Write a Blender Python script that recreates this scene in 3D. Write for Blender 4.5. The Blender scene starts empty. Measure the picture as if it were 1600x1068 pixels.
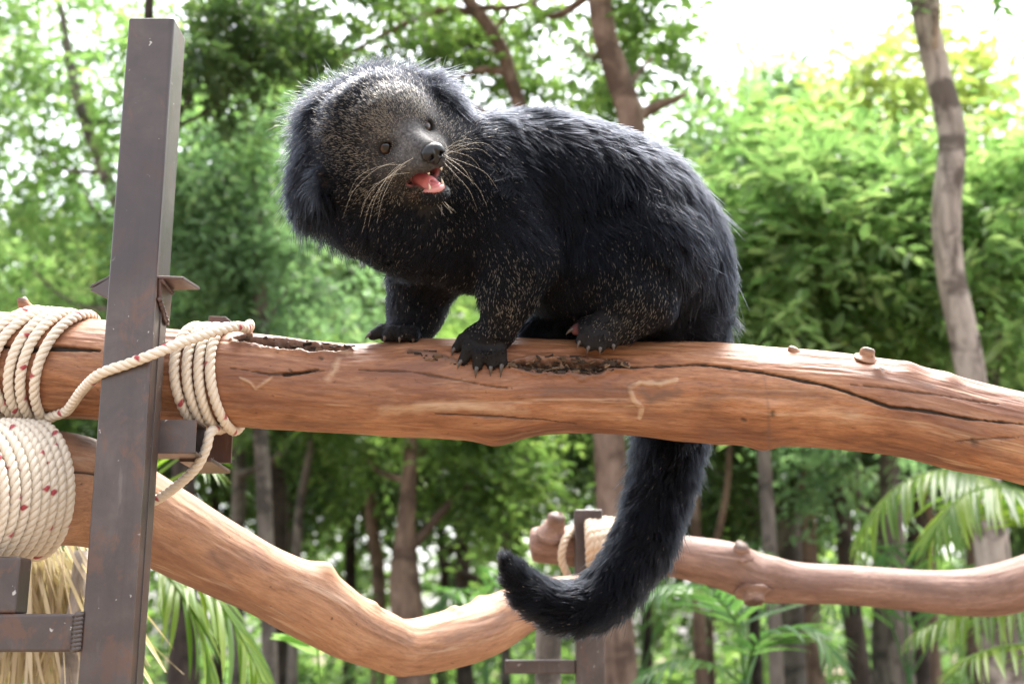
import bpy, math, random
import numpy as np
from mathutils import Vector, Matrix, kdtree

random.seed(7)
RNG = np.random.default_rng(7)
SC = bpy.context.scene
COL = SC.collection

# ------------------------------------------------------------------ camera, world, sun, exposure
PITCH = math.radians(13.6)
CAM_Z = 1.5
FPX = 2000.0
cam_d = bpy.data.cameras.new('camera')
cam_d.sensor_width = 36.0
cam_d.lens = 45.0
cam_d.clip_start = 0.05
cam_d.clip_end = 2000
cam_d.dof.use_dof = True
cam_d.dof.focus_distance = 1.91
cam_d.dof.aperture_fstop = 4.0
cam_d.dof.aperture_blades = 0
cam = bpy.data.objects.new('camera', cam_d)
COL.objects.link(cam)
cam.location = (0, 0, CAM_Z)
cam.rotation_euler = (math.pi / 2 + PITCH, 0, 0)
SC.camera = cam

SUN_EL, SUN_AZ = math.radians(66), math.radians(22)      # azimuth clockwise from +Y (the way the camera looks)
world = bpy.data.worlds.new('World')
SC.world = world
world.use_nodes = True
wn, wl = world.node_tree.nodes, world.node_tree.links
bg = wn['Background']
sky = wn.new('ShaderNodeTexSky')
sky.sky_type = 'NISHITA'
sky.sun_disc = False
sky.sun_elevation = SUN_EL
sky.sun_rotation = SUN_AZ
sky.air_density = 1.0
sky.dust_density = 4.0
sky.ozone_density = 1.0
hsv = wn.new('ShaderNodeHueSaturation')
hsv.inputs['Saturation'].default_value = 0.30               # thin bright overcast
wl.new(sky.outputs[0], hsv.inputs['Color'])
wl.new(hsv.outputs[0], bg.inputs['Color'])
bg.inputs['Strength'].default_value = 0.15

sun_d = bpy.data.lights.new('sun', 'SUN')
sun_d.energy = 2.4
sun_d.angle = math.radians(30)
sun_d.color = (1.0, 0.95, 0.88)
sun = bpy.data.objects.new('sun', sun_d)
COL.objects.link(sun)
sd = Vector((math.sin(SUN_AZ) * math.cos(SUN_EL), math.cos(SUN_AZ) * math.cos(SUN_EL), math.sin(SUN_EL)))
sun.rotation_euler = sd.to_track_quat('Z', 'Y').to_euler()

SC.view_settings.view_transform = 'Standard'
SC.view_settings.look = 'None'
SC.view_settings.gamma = 1.0
SC.view_settings.exposure = 2.4
SC.view_settings.use_curve_mapping = False
SC.render.engine = 'CYCLES'
SC.cycles.use_denoising = True
SC.cycles.max_bounces = 8
SC.cycles.diffuse_bounces = 4
SC.cycles.transmission_bounces = 6
SC.cycles.transparent_max_bounces = 8

# ------------------------------------------------------------------ geometry of the view: a pixel of the photo at a depth / at a world Y
CX = np.array([1.0, 0, 0])
CF = np.array([0, math.cos(PITCH), math.sin(PITCH)])
CU = np.array([0, -math.sin(PITCH), math.cos(PITCH)])
CO = np.array([0, 0, CAM_Z])


def P(u, v, d):
    u, v, d = (np.asarray(x, float) for x in (u, v, d))
    return CO + d[..., None] * CF + ((u - 800) / FPX * d)[..., None] * CX + ((534 - v) / FPX * d)[..., None] * CU


def PY(u, v, Y):
    u, v, Y = (np.asarray(x, float) for x in (u, v, Y))
    r = CF + ((u - 800) / FPX)[..., None] * CX + ((534 - v) / FPX)[..., None] * CU
    return CO + r * (Y / r[..., 1])[..., None]


def project(p):
    q = np.asarray(p) - CO
    d = q @ CF
    return 800 + FPX * (q @ CX) / d, 534 - FPX * (q @ CU) / d, d


def camdir(x, y, z):            # x right, y up, z towards the viewer
    return x * CX + y * CU - z * CF


def norm(a):
    return a / np.maximum(np.linalg.norm(a, axis=-1, keepdims=True), 1e-9)


# ------------------------------------------------------------------ numpy value noise
def _h(ix, iy, iz):
    n = (ix * 374761393 + iy * 668265263 + iz * 1274126177) & 0xFFFFFFFF
    n = ((n ^ (n >> 13)) * 1274126177) & 0xFFFFFFFF
    return ((n ^ (n >> 16)) & 0xFFFF) / 65535.0


def vnoise(p):
    p = np.asarray(p, float)
    i = np.floor(p).astype(np.int64)
    f = p - i
    f = f * f * (3 - 2 * f)
    out = 0
    for dx in (0, 1):
        for dy in (0, 1):
            for dz in (0, 1):
                w = (f[..., 0] if dx else 1 - f[..., 0]) * (f[..., 1] if dy else 1 - f[..., 1]) * (f[..., 2] if dz else 1 - f[..., 2])
                out = out + w * _h(i[..., 0] + dx, i[..., 1] + dy, i[..., 2] + dz)
    return out * 2 - 1


def fbm(p, oct=4):
    a, s, o = 0.5, 1.0, 0
    for k in range(oct):
        o = o + a * vnoise(np.asarray(p) * s + 17.3 * k)
        a *= 0.5
        s *= 2.03
    return o


# ------------------------------------------------------------------ scene helpers
def link(o, parent=None):
    COL.objects.link(o)
    if parent is not None:
        o.parent = parent
        o.matrix_parent_inverse = parent.matrix_basis.inverted() if parent.type == 'EMPTY' else Matrix()
    return o


def tag(o, label=None, cat=None, group=None, kind=None):
    for k, v in (('label', label), ('category', cat), ('group', group), ('kind', kind)):
        if v:
            o[k] = v
    return o


def thing(name, label, cat, loc, group=None):
    o = bpy.data.objects.new(name, None)
    o.empty_display_size = 0.1
    COL.objects.link(o)
    o.location = loc
    o.matrix_world = o.matrix_basis.copy()
    return tag(o, label, cat, group)


def mesh_obj(name, verts, faces, mat, parent=None, smooth=True, attrs=None):
    me = bpy.data.meshes.new(name)
    verts = np.asarray(verts, np.float32)
    if isinstance(faces, np.ndarray):
        n, k = faces.shape
        me.vertices.add(len(verts))
        me.vertices.foreach_set('co', verts.ravel())
        me.loops.add(n * k)
        me.loops.foreach_set('vertex_index', faces.astype(np.int32).ravel())
        me.polygons.add(n)
        me.polygons.foreach_set('loop_start', np.arange(0, n * k, k, dtype=np.int32))
        me.update(calc_edges=True)
        me.validate()
    else:
        me.from_pydata([tuple(map(float, v)) for v in verts], [], faces)
    me.polygons.foreach_set('use_smooth', np.full(len(me.polygons), smooth))
    for k, a in (attrs or {}).items():
        a = np.asarray(a, np.float32)
        if a.ndim == 1:
            at = me.attributes.new(k, 'FLOAT', 'POINT')
            at.data.foreach_set('value', a)
        else:
            at = me.attributes.new(k, 'FLOAT_VECTOR', 'POINT')
            at.data.foreach_set('vector', a.ravel())
    me.materials.append(mat)
    o = bpy.data.objects.new(name, me)
    link(o, parent)
    return o


class MB:
    """collects verts and faces of several shapes for one mesh object"""
    def __init__(self):
        self.v, self.f, self.n = [], [], 0

    def add(self, v, f):
        self.v.append(np.asarray(v, float))
        self.f += [tuple(int(i) + self.n for i in q) for q in f]
        self.n += len(v)

    def build(self, name, mat, parent=None, smooth=True, bevel=0, attrs=None):
        o = mesh_obj(name, np.concatenate(self.v), self.f, mat, parent, smooth, attrs)
        if bevel:
            m = o.modifiers.new('bevel', 'BEVEL')
            m.width = bevel
            m.segments = 3
            m.limit_method = 'ANGLE'
            m.harden_normals = False
        return o


def box(lo, hi):
    (x0, y0, z0), (x1, y1, z1) = lo, hi
    v = [(x0, y0, z0), (x1, y0, z0), (x1, y1, z0), (x0, y1, z0), (x0, y0, z1), (x1, y0, z1), (x1, y1, z1), (x0, y1, z1)]
    return v, [(0, 3, 2, 1), (4, 5, 6, 7), (0, 1, 5, 4), (1, 2, 6, 5), (2, 3, 7, 6), (3, 0, 4, 7)]


def prism(poly, dirv):
    """closed prism: polygon points swept by dirv"""
    a = np.asarray(poly, float)
    b = a + np.asarray(dirv, float)
    n = len(a)
    f = [tuple(range(n))[::-1], tuple(range(n, 2 * n))] + [(i, (i + 1) % n, n + (i + 1) % n, n + i) for i in range(n)]
    return np.concatenate([a, b]), f


def spline(pts, n):
    """Catmull-Rom through rows of pts, resampled to n rows evenly by the length of the first three columns"""
    p = np.asarray(pts, float)
    p = np.vstack([2 * p[0] - p[1], p, 2 * p[-1] - p[-2]])
    out = []
    for i in range(1, len(p) - 2):
        t = np.linspace(0, 1, 40, endpoint=False)[:, None]
        a, b, c, d = p[i - 1], p[i], p[i + 1], p[i + 2]
        out.append(0.5 * (2 * b + (c - a) * t + (2 * a - 5 * b + 4 * c - d) * t ** 2 + (3 * b - a - 3 * c + d) * t ** 3))
    out.append(p[-2][None])
    q = np.vstack(out)
    s = np.concatenate([[0], np.cumsum(np.linalg.norm(np.diff(q[:, :3], axis=0), axis=1))])
    ss = np.linspace(0, s[-1], n)
    return np.stack([np.interp(ss, s, q[:, k]) for k in range(q.shape[1])], 1), ss


def frames(c, up=(0, 0, 1)):
    """per-row tangent and two normals by parallel transport"""
    t = norm(np.gradient(c, axis=0))
    n = np.zeros_like(c)
    u = np.asarray(up, float)
    u = u - t[0] * (u @ t[0])
    n[0] = u / np.linalg.norm(u)
    for i in range(1, len(c)):
        u = n[i - 1] - t[i] * (n[i - 1] @ t[i])
        n[i] = u / np.linalg.norm(u)
    return t, n, np.cross(t, n)


def tube(c, r, sides=10, up=(0, 0, 1), caps=True):
    c = np.asarray(c, float)
    if abs(np.dot(norm(c[-1] - c[0]), up)) > 0.9:
        up = (0, 1, 0)
    t, n, b = frames(c, up)
    r = np.broadcast_to(np.asarray(r, float), (len(c),))
    a = np.linspace(0, 2 * np.pi, sides, endpoint=False)
    v = c[:, None] + r[:, None, None] * (np.cos(a)[None, :, None] * n[:, None] + np.sin(a)[None, :, None] * b[:, None])
    m = len(c)
    f = [(i * sides + j, i * sides + (j + 1) % sides, (i + 1) * sides + (j + 1) % sides, (i + 1) * sides + j) for i in range(m - 1) for j in range(sides)]
    if caps:
        f += [tuple(range(sides))[::-1], tuple((m - 1) * sides + j for j in range(sides))]
    return v.reshape(-1, 3), f


# ------------------------------------------------------------------ materials
class NT:
    def __init__(self, name):
        self.m = bpy.data.materials.new(name)
        self.m.use_nodes = True
        self.t = self.m.node_tree
        self.b = self.t.nodes['Principled BSDF']
        self.out = self.t.nodes['Material Output']

    def node(self, typ, **kw):
        n = self.t.nodes.new(typ)
        for k, v in kw.items():
            if k in n.inputs:
                n.inputs[k].default_value = v
            else:
                setattr(n, k, v)
        return n

    def link(self, a, b):
        self.t.links.new(a, b)

    def set(self, **kw):
        for k, v in kw.items():
            self.b.inputs[k.replace('_', ' ')].default_value = v
        return self

    def coord(self, scale=(1, 1, 1), attr=None, out='Object'):
        src = self.node('ShaderNodeAttribute', attribute_name=attr).outputs['Vector'] if attr else self.node('ShaderNodeTexCoord').outputs[out]
        mp = self.node('ShaderNodeMapping')
        mp.inputs['Scale'].default_value = scale
        self.link(src, mp.inputs['Vector'])
        return mp.outputs[0]

    def noise(self, vec, scale, detail=5, rough=0.55, dist=0.0):
        n = self.node('ShaderNodeTexNoise', Scale=scale, Detail=detail, Roughness=rough, Distortion=dist)
        self.link(vec, n.inputs['Vector'])
        return n.outputs['Fac']

    def ramp(self, fac, stops):
        r = self.node('ShaderNodeValToRGB')
        e = r.color_ramp.elements
        while len(e) < len(stops):
            e.new(0.5)
        for k, (p, c) in zip(e, stops):
            k.position = p
            k.color = (*c, 1) if len(c) == 3 else c
        self.link(fac, r.inputs[0])
        return r.outputs[0]

    def mix(self, fac, a, b, blend='MIX'):
        n = self.node('ShaderNodeMix', data_type='RGBA', blend_type=blend)
        for v, s in ((fac, n.inputs[0]), (a, n.inputs[6]), (b, n.inputs[7])):
            if isinstance(v, (int, float)):
                s.default_value = v
            elif isinstance(v, tuple):
                s.default_value = (*v, 1)
            else:
                self.link(v, s)
        return n.outputs[2]

    def math(self, op, a, b=None):
        n = self.node('ShaderNodeMath', operation=op)
        for v, s in ((a, n.inputs[0]), (b, n.inputs[1])):
            if v is None:
                continue
            if isinstance(v, (int, float)):
                s.default_value = v
            else:
                self.link(v, s)
        return n.outputs[0]

    def attr(self, name):
        return self.node('ShaderNodeAttribute', attribute_name=name).outputs['Fac']

    def bump(self, h, strength=0.3, dist=0.002, prev=None):
        b = self.node('ShaderNodeBump', Strength=strength, Distance=dist)
        self.link(h, b.inputs['Height'])
        if prev is not None:
            self.link(prev, b.inputs['Normal'])
        self.link(b.outputs[0], self.b.inputs['Normal'])
        return b.outputs[0]

    def color(self, c):
        if isinstance(c, tuple):
            self.b.inputs['Base Color'].default_value = (*c, 1)
        else:
            self.link(c, self.b.inputs['Base Color'])


def mat_wood(name, dark, mid, light, rough=0.5, pale=(0.5, 0.4, 0.28), streak=1.0):
    m = NT(name)
    v = m.coord((3.6, 17, 17), 'grain')
    n1 = m.noise(v, 1.4, 9, 0.68, 0.7)
    c = m.ramp(n1, [(0.30, dark), (0.48, mid), (0.68, light)])
    v2 = m.coord((24, 210, 210), 'grain')
    n2 = m.noise(v2, 1.0, 5, 0.75, 0.3)
    fine = m.ramp(n2, [(0.28, (0.45, 0.40, 0.37)), (0.5, (1, 1, 1)), (0.75, (1.3, 1.27, 1.2))])
    c = m.mix(0.75 * streak, c, fine, 'MULTIPLY')
    n7 = m.noise(m.coord((60, 420, 420), 'grain'), 1.0, 3, 0.7, 0.4)
    c = m.mix(0.55 * streak, c, m.ramp(n7, [(0.30, (0.50, 0.46, 0.43)), (0.5, (1, 1, 1)), (0.72, (1.22, 1.2, 1.16))]), 'MULTIPLY')
    n8 = m.noise(m.coord((70, 130, 130), 'grain'), 1.0, 2, 0.5, 0.6)
    c = m.mix(m.math('MULTIPLY', m.ramp(n8, [(0.70, (0, 0, 0)), (0.76, (1, 1, 1))]), 0.65), c, (0.055, 0.028, 0.018))
    v3 = m.coord((4, 9, 9), 'grain')
    n3 = m.noise(v3, 1.0, 5, 0.6, 1.0)
    bl = m.ramp(n3, [(0.55, (0, 0, 0)), (0.68, (1, 1, 1))])
    c = m.mix(m.math('MULTIPLY', bl, 0.45), c, (0.15, 0.085, 0.068))
    n5 = m.noise(m.coord((1.6, 5, 5), 'grain'), 1.0, 5, 0.6, 0.8)
    c = m.mix(m.math('MULTIPLY', m.ramp(n5, [(0.46, (0, 0, 0)), (0.62, (1, 1, 1))]), 0.6), c, tuple(0.5 * d_ + 0.28 * x_ for d_, x_ in zip(dark, (0.22, 0.10, 0.085))))
    n4 = m.noise(m.coord((3, 40, 40), 'grain'), 1.0, 5, 0.7, 0.5)
    sc = m.ramp(n4, [(0.58, (0, 0, 0)), (0.70, (1, 1, 1))])
    c = m.mix(m.math('MULTIPLY', sc, 0.7), c, pale)
    n6 = m.noise(m.coord((14, 70, 70), 'grain'), 1.0, 4, 0.7, 0.3)
    c = m.mix(m.math('MULTIPLY', m.attr('pale'), m.ramp(n6, [(0.34, (0.1, 0.1, 0.1)), (0.52, (1, 1, 1))])), c, pale)
    c = m.mix(m.attr('stain'), c, (0.10, 0.06, 0.045))
    c = m.mix(m.attr('dark'), c, (0.022, 0.014, 0.009))
    m.color(c)
    rg = m.math('ADD', m.math('MULTIPLY', n3, 0.3), rough - 0.04)
    m.link(rg, m.b.inputs['Roughness'])
    m.b.inputs['Specular IOR Level'].default_value = 0.35
    b1 = m.bump(n2, 0.6, 0.0014)
    m.bump(m.noise(m.coord((40, 90, 90), 'grain'), 1.0, 5, 0.65), 0.25, 0.0015, b1)
    return m.m


def mat_bark(name, a, b, c, scale=1.0):
    m = NT(name)
    v = m.coord((14 * scale, 14 * scale, 4 * scale))
    n = m.noise(v, 1.0, 6, 0.65, 0.6)
    col = m.ramp(n, [(0.32, a), (0.52, b), (0.72, c)])
    n2 = m.noise(m.coord((2.2, 2.2, 3.2)), 1.6, 4, 0.6, 0.3)
    col = m.mix(m.ramp(n2, [(0.52, (0, 0, 0)), (0.60, (0.9, 0.9, 0.9))]), col, a)
    m.color(col)
    m.set(Roughness=0.9)
    m.b.inputs['Specular IOR Level'].default_value = 0.2
    m.bump(n, 0.6, 0.02)
    return m.m


def mat_leaf(name, a, b, c, trans=0.4, gloss=0.4):
    """a / b / c: dark, mid and fresh leaf colours, picked leaf by leaf from the attribute tone"""
    m = NT(name)
    col = m.ramp(m.attr('tone'), [(0.0, a), (0.55, b), (1.0, c)])
    m.color(col)
    m.set(Roughness=gloss)
    m.b.inputs['Specular IOR Level'].default_value = 0.3
    tr = m.node('ShaderNodeBsdfTranslucent')
    tc = m.mix(1.0, col, (2.3, 2.4, 1.5), 'MULTIPLY')
    m.link(tc, tr.inputs['Color'])
    mx = m.node('ShaderNodeMixShader')
    mx.inputs[0].default_value = trans
    m.link(m.b.outputs[0], mx.inputs[1])
    m.link(tr.outputs[0], mx.inputs[2])
    m.link(mx.outputs[0], m.out.inputs['Surface'])
    return m.m
# ------------------------------------------------------------------ materials of the perch
M_LOG = mat_wood('peeled_log_wood', (0.120, 0.046, 0.023), (0.280, 0.122, 0.057), (0.45, 0.240, 0.130), 0.40, (0.47, 0.325, 0.205))
M_LOG2 = mat_wood('peeled_branch_wood', (0.21, 0.105, 0.058), (0.35, 0.185, 0.105), (0.44, 0.26, 0.16), 0.5, (0.46, 0.33, 0.23), 0.75)
M_LOG3 = mat_wood('grey_brown_branch_wood', (0.125, 0.072, 0.053), (0.235, 0.14, 0.107), (0.33, 0.21, 0.165), 0.5, (0.46, 0.34, 0.27), 0.8)


def steel(name='primed_steel', rusty=False):
    m = NT(name)
    v = m.coord((1, 1, 1))
    n = m.noise(v, 13, 6, 0.65, 0.5)
    c = m.ramp(n, [(0.3, (0.044, 0.032, 0.029)), (0.5, (0.062, 0.045, 0.041)), (0.7, (0.092, 0.072, 0.065))])
    r = m.noise(m.coord((1, 1, 0.6)), 17, 8, 0.75, 0.6)
    c = m.mix(m.ramp(r, [(0.38 if rusty else 0.545, (0, 0, 0)), (0.52 if rusty else 0.61, (0.55, 0.55, 0.55))]), c, (0.105, 0.040, 0.026) if rusty else (0.125, 0.055, 0.030))
    s = m.noise(m.coord((60, 60, 9)), 1.0, 3, 0.6, 0.1)
    c = m.mix(m.ramp(s, [(0.66, (0, 0, 0)), (0.74, (0.4, 0.4, 0.4))]), c, (0.17, 0.14, 0.13))
    k = m.noise(m.coord((1, 1, 1)), 85, 3, 0.5, 0.8)
    c = m.mix(m.ramp(k, [(0.715, (0, 0, 0)), (0.735, (0.9, 0.9, 0.9))]), c, (0.40, 0.38, 0.36))
    d = m.noise(v, 3.2, 4, 0.5)
    c = m.mix(m.ramp(d, [(0.50, (0, 0, 0)), (0.62, (0.7, 0.7, 0.7))]), c, (0.034, 0.023, 0.024))
    g = m.noise(m.coord((26, 26, 1.3)), 1.0, 5, 0.65, 0.2)
    c = m.mix(m.ramp(g, [(0.30, (0.55, 0.55, 0.55)), (0.5, (0, 0, 0))]), c, (0.026, 0.018, 0.017))
    m.color(c)
    m.set(Roughness=0.42)
    m.b.inputs['Specular IOR Level'].default_value = 0.5
    m.link(m.math('ADD', m.math('MULTIPLY', n, 0.35), 0.20), m.b.inputs['Roughness'])
    m.bump(m.noise(v, 120, 4, 0.6), 0.12, 0.002)
    return m.m


M_STEEL = steel()
M_RUST = steel('rusty_steel', True)
m = NT('weld_metal')
m.color((0.085, 0.07, 0.066))
m.set(Roughness=0.45, Metallic=0.3)
M_WELD = m.m


# ------------------------------------------------------------------ logs
class Log:
    def __init__(self, px, ns, nt, seed, rough=0.02, lump=0.05, ridge_mm=1.0):
        """px: rows (u, v, depth, radius in metres)"""
        px = np.asarray(px, float)
        pts = np.hstack([P(px[:, 0], px[:, 1], px[:, 2]), px[:, 3:4]])
        q, self.s = spline(pts, ns)
        self.c, self.r = q[:, :3], q[:, 3]
        self.t, self.n, self.b = frames(self.c)
        if self.b[len(self.b) // 2] @ CF > 0:       # b towards the viewer
            self.b = -self.b
        self.ns, self.nt = ns, nt
        self.th = np.linspace(0, 2 * np.pi, nt, endpoint=False)
        S, T = np.meshgrid(self.s, self.th, indexing='ij')
        self.S, self.T = S, T
        R = self.r[:, None] * np.ones_like(T)
        self.grain = np.stack([S, np.cos(T) * R, np.sin(T) * R], -1) + seed * 3.1
        base = fbm(np.stack([S * 3.0, np.cos(T) * 1.1 + seed, np.sin(T) * 1.1], -1), 3)
        fine = fbm(np.stack([S * 14, np.cos(T) * 5 + seed, np.sin(T) * 5], -1), 4)
        ridge = fbm(np.stack([S * 9, np.cos(T) * R * 170 + seed, np.sin(T) * R * 170], -1), 3)
        self.disp = R * (lump * base + rough * fine) + ridge_mm * 0.001 * ridge
        self.R = R
        self.attr = {k: np.zeros_like(S) for k in ('dark', 'pale', 'stain')}

    def at(self, s, th, extra=0.0):
        """world point on the surface line at arc length s, angle th (0 top, pi/2 towards the viewer)"""
        i = np.interp(s, self.s, np.arange(self.ns))
        g = lambda a: np.stack([np.interp(i, np.arange(self.ns), a[:, k]) for k in range(3)], -1)
        r = np.interp(s, self.s, self.r) + extra
        n, b = norm(g(self.n)), norm(g(self.b))
        return g(self.c) + np.asarray(r)[..., None] * (np.cos(th)[..., None] * n + np.sin(th)[..., None] * b)

    def find(self, u, v):
        """(s, theta) of the visible surface point under a photo pixel"""
        if not hasattr(self, '_pj'):
            p = self.c[:, None] + (self.R + self.disp)[..., None] * (np.cos(self.T)[..., None] * self.n[:, None] + np.sin(self.T)[..., None] * self.b[:, None])
            nn = p - self.c[:, None]
            face = np.einsum('ijk,ijk->ij', nn, CO - p) > 0
            self._pj = project(p.reshape(-1, 3)), face
        (pu, pv, _), face = self._pj
        d = (pu - u) ** 2 + (pv - v) ** 2 + np.where(face.ravel(), 0, 1e6)
        k = int(np.argmin(d))
        return self.s[k // self.nt], self.th[k % self.nt]

    def poly_dist(self, pix):
        """distance (m) on the unrolled surface to a polyline given by photo pixels, and the parameter 0..1 along it"""
        st = np.array([self.find(u, v) for u, v in pix])
        D = np.full(self.S.shape, 9.0)
        U = np.zeros(self.S.shape)
        for k in range(len(st) - 1):
            a, b = st[k], st[k + 1]
            rr = np.interp(a[0], self.s, self.r)
            dth = (self.T - a[1] + np.pi) % (2 * np.pi) - np.pi
            bx = np.array([b[0] - a[0], ((b[1] - a[1] + np.pi) % (2 * np.pi) - np.pi) * rr])
            px, py = self.S - a[0], dth * rr
            h = np.clip((px * bx[0] + py * bx[1]) / max(bx @ bx, 1e-9), 0, 1)
            d = np.hypot(px - h * bx[0], py - h * bx[1])
            U = np.where(d < D, (k + h) / (len(st) - 1), U)
            D = np.minimum(D, d)
        return D, U

    def wob(self, f=60, seed=0):
        return fbm(self.grain * f + seed, 3)

    def crack(self, pix, width, depth, dark=1.0):
        D, U = self.poly_dist(pix)
        w = width * (0.35 + np.sin(np.pi * np.clip(U, 0.0, 1)) ** 0.5) * (1 + 0.8 * self.wob(50, 5))
        D = D + 0.0016 * self.wob(90, 2)
        k = np.clip(1 - D / np.maximum(w, 1e-4), 0, 1)
        self.disp -= depth * np.minimum(1, k * 1.6)
        self.attr['dark'] = np.maximum(self.attr['dark'], dark * np.minimum(1, k * 2.2))

    def paint(self, pix, width, key, amount, raise_=0.0, soft=0.5, f=60):
        D, U = self.poly_dist(pix)
        D = D + width * 0.5 * self.wob(f, 9)
        k = np.clip((width - D) / (width * soft), 0, 1) * amount
        self.attr[key] = np.maximum(self.attr[key], k)
        self.disp += raise_ * np.clip((width - D) / (width * soft), 0, 1)

    def hollow(self, pix, width, depth):
        """rotten pocket: sunk, ragged, with dark crumbs and a lip of bark"""
        D, U = self.poly_dist(pix)
        w = width * (0.25 + 0.8 * np.sin(np.pi * np.clip(U, 0, 1)) ** 0.8)
        D = D + 0.009 * self.wob(np.array([55, 75, 75]), 3) + 0.004 * self.wob(160, 13)
        k = np.clip((w - D) / 0.004, 0, 1)
        lump = np.abs(fbm(self.grain * np.array([90, 170, 170]), 3))
        self.disp += -depth * k + k * (0.020 * lump) + 0.004 * np.exp(-((D - w - 0.003) / 0.004) ** 2)
        self.attr['dark'] = np.maximum(self.attr['dark'], k * np.clip(1.15 - 3.4 * lump, 0.0, 0.95))
        self.attr['stain'] = np.maximum(self.attr['stain'], np.clip((w + 0.008 - D) / 0.01, 0, 1) * 0.75)
        self.attr['pale'] = np.maximum(self.attr['pale'], k * np.clip(lump * 2.6 - 0.55, 0, 0.8))

    def bump(self, u, v, rad, h):
        s0, t0 = self.find(u, v)
        rr = np.interp(s0, self.s, self.r)
        d = np.hypot(self.S - s0, ((self.T - t0 + np.pi) % (2 * np.pi) - np.pi) * rr)
        self.disp += h * np.exp(-(d / rad) ** 2)

    def build(self, name, mat, parent):
        R = self.R + self.disp
        e = np.ones(self.ns)                        # rounded ends
        v = self.c[:, None] + R[..., None] * (np.cos(self.T)[..., None] * self.n[:, None] + np.sin(self.T)[..., None] * self.b[:, None])
        ns, nt = self.ns, self.nt
        i, j = np.meshgrid(np.arange(ns - 1), np.arange(nt), indexing='ij')
        j2 = (j + 1) % nt
        q = np.stack([i * nt + j, i * nt + j2, (i + 1) * nt + j2, (i + 1) * nt + j], -1).reshape(-1, 4)
        # end caps: centre vertices
        vv = np.vstack([v.reshape(-1, 3), self.c[:1] - self.t[:1] * 0.004, self.c[-1:] + self.t[-1:] * 0.004])
        ca, cb = ns * nt, ns * nt + 1
        jj = np.arange(nt)
        q = np.vstack([q, np.stack([np.full(nt, ca), (jj + 1) % nt, jj, jj], -1)[:, [0, 1, 2, 2]],
                       np.stack([np.full(nt, cb), (ns - 1) * nt + jj, (ns - 1) * nt + (jj + 1) % nt, (ns - 1) * nt + (jj + 1) % nt], -1)])
        body, caps = q[:(ns - 1) * nt], q[(ns - 1) * nt:, :3]
        at = {k: np.concatenate([a.ravel(), [a[0].mean(), a[-1].mean()]]) for k, a in self.attr.items()}
        at['grain'] = np.vstack([self.grain.reshape(-1, 3), self.grain[0].mean(0), self.grain[-1].mean(0)])
        faces = [tuple(x) for x in body.tolist()] + [tuple(x) for x in caps.tolist()]
        return mesh_obj(name, vv, faces, mat, parent, True, at)


def stub(name, log, mat, u, v, length, r0, tip, parent):
    """a cut twig stub standing off a log"""
    s0, t0 = log.find(u, v)
    p = log.at(np.array(s0), np.array(t0), -0.004)
    i = int(np.argmin(abs(log.s - s0)))
    out = norm(p - log.c[i])
    d = norm(out + np.asarray(tip, float))
    c = p + d * np.linspace(0, length, 9)[:, None]
    rr = np.interp(np.linspace(0, 1, 9), [0, 0.35, 0.8, 0.95, 1], [1.7, 1.05, 0.85, 0.78, 0.62]) * r0
    vv, f = tube(c, rr, 14)
    vv = vv + (0.55 * r0) * fbm(vv * 95, 3)[:, None] * norm(vv - p)
    z = np.zeros(len(vv))
    g = np.repeat(np.linspace(0, length, 9), 14)
    dk = np.clip((g - 0.75 * length) / (0.25 * length), 0, 1) * 0.8
    return mesh_obj(name, vv, f, mat, parent, True, {'grain': vv, 'dark': dk * 0.4, 'stain': dk, 'pale': z + 0.1})


# the log the animal stands on
edges = [(-140, 478, 628), (-20, 485, 646), (150, 500, 656), (270, 514, 660), (390, 519, 667), (530, 534, 676), (650, 530, 683), (770, 525, 689),
         (860, 529, 679), (960, 532, 679), (1080, 532, 690), (1180, 540, 696), (1270, 546, 697), (1355, 556, 706), (1430, 571, 718),
         (1500, 590, 735), (1600, 613, 757), (1760, 655, 806), (1950, 715, 880)]
LD = lambda u: 2.03 - 0.03 * np.clip((u - 100) / 500, 0, 1)
t = thing('tree_log', 'thick peeled reddish brown log lying horizontal under the paws of the black animal', 'log', P(800, 608, 2.0))
main = Log([(u, (a + b) / 2, LD(u), (b - a) / 2 / FPX * LD(u) * 0.985) for u, a, b in edges], 1300, 300, 1, 0.026, 0.045, 1.7)
main.hollow([(800, 570), (850, 572), (905, 573), (970, 571)], 0.0105, 0.017)
main.hollow([(372, 531), (430, 537), (480, 542), (540, 547)], 0.0125, 0.015)
main.crack([(950, 574), (1010, 572), (1090, 569), (1190, 582), (1290, 602), (1390, 636), (1500, 652), (1600, 662)], 0.0026, 0.005)
main.crack([(0, 540), (50, 545), (100, 544), (158, 548)], 0.004, 0.007)
main.crack([(360, 575), (420, 585), (470, 582), (520, 576)], 0.0016, 0.003, 0.7)
main.crack([(442, 585), (475, 582), (498, 577)], 0.0030, 0.005, 1.0)
main.crack([(560, 578), (640, 580), (760, 603), (800, 607)], 0.0014, 0.003, 0.6)
main.crack([(680, 646), (780, 650), (900, 662)], 0.0017, 0.003, 0.75)
main.paint([(1195, 590), (1200, 690)], 0.004, 'stain', 0.5, 0, 1.2)
main.crack([(1330, 600), (1420, 612), (1560, 632)], 0.0013, 0.0025, 0.6)
main.crack([(1480, 690), (1540, 686), (1590, 684)], 0.0014, 0.002, 0.5)
main.paint([(1000, 652), (1003, 636), (990, 624), (984, 606), (1000, 598), (1030, 600), (1056, 594)], 0.0055, 'pale', 0.62, 0.0025, 0.6, 110)
main.paint([(1003, 610), (1018, 622), (1060, 612)], 0.010, 'stain', 0.75, 0, 1.0)
main.paint([(376, 590), (392, 598), (400, 608), (410, 600), (424, 590)], 0.0035, 'pale', 0.55, 0.0015, 0.8, 120)
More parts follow.
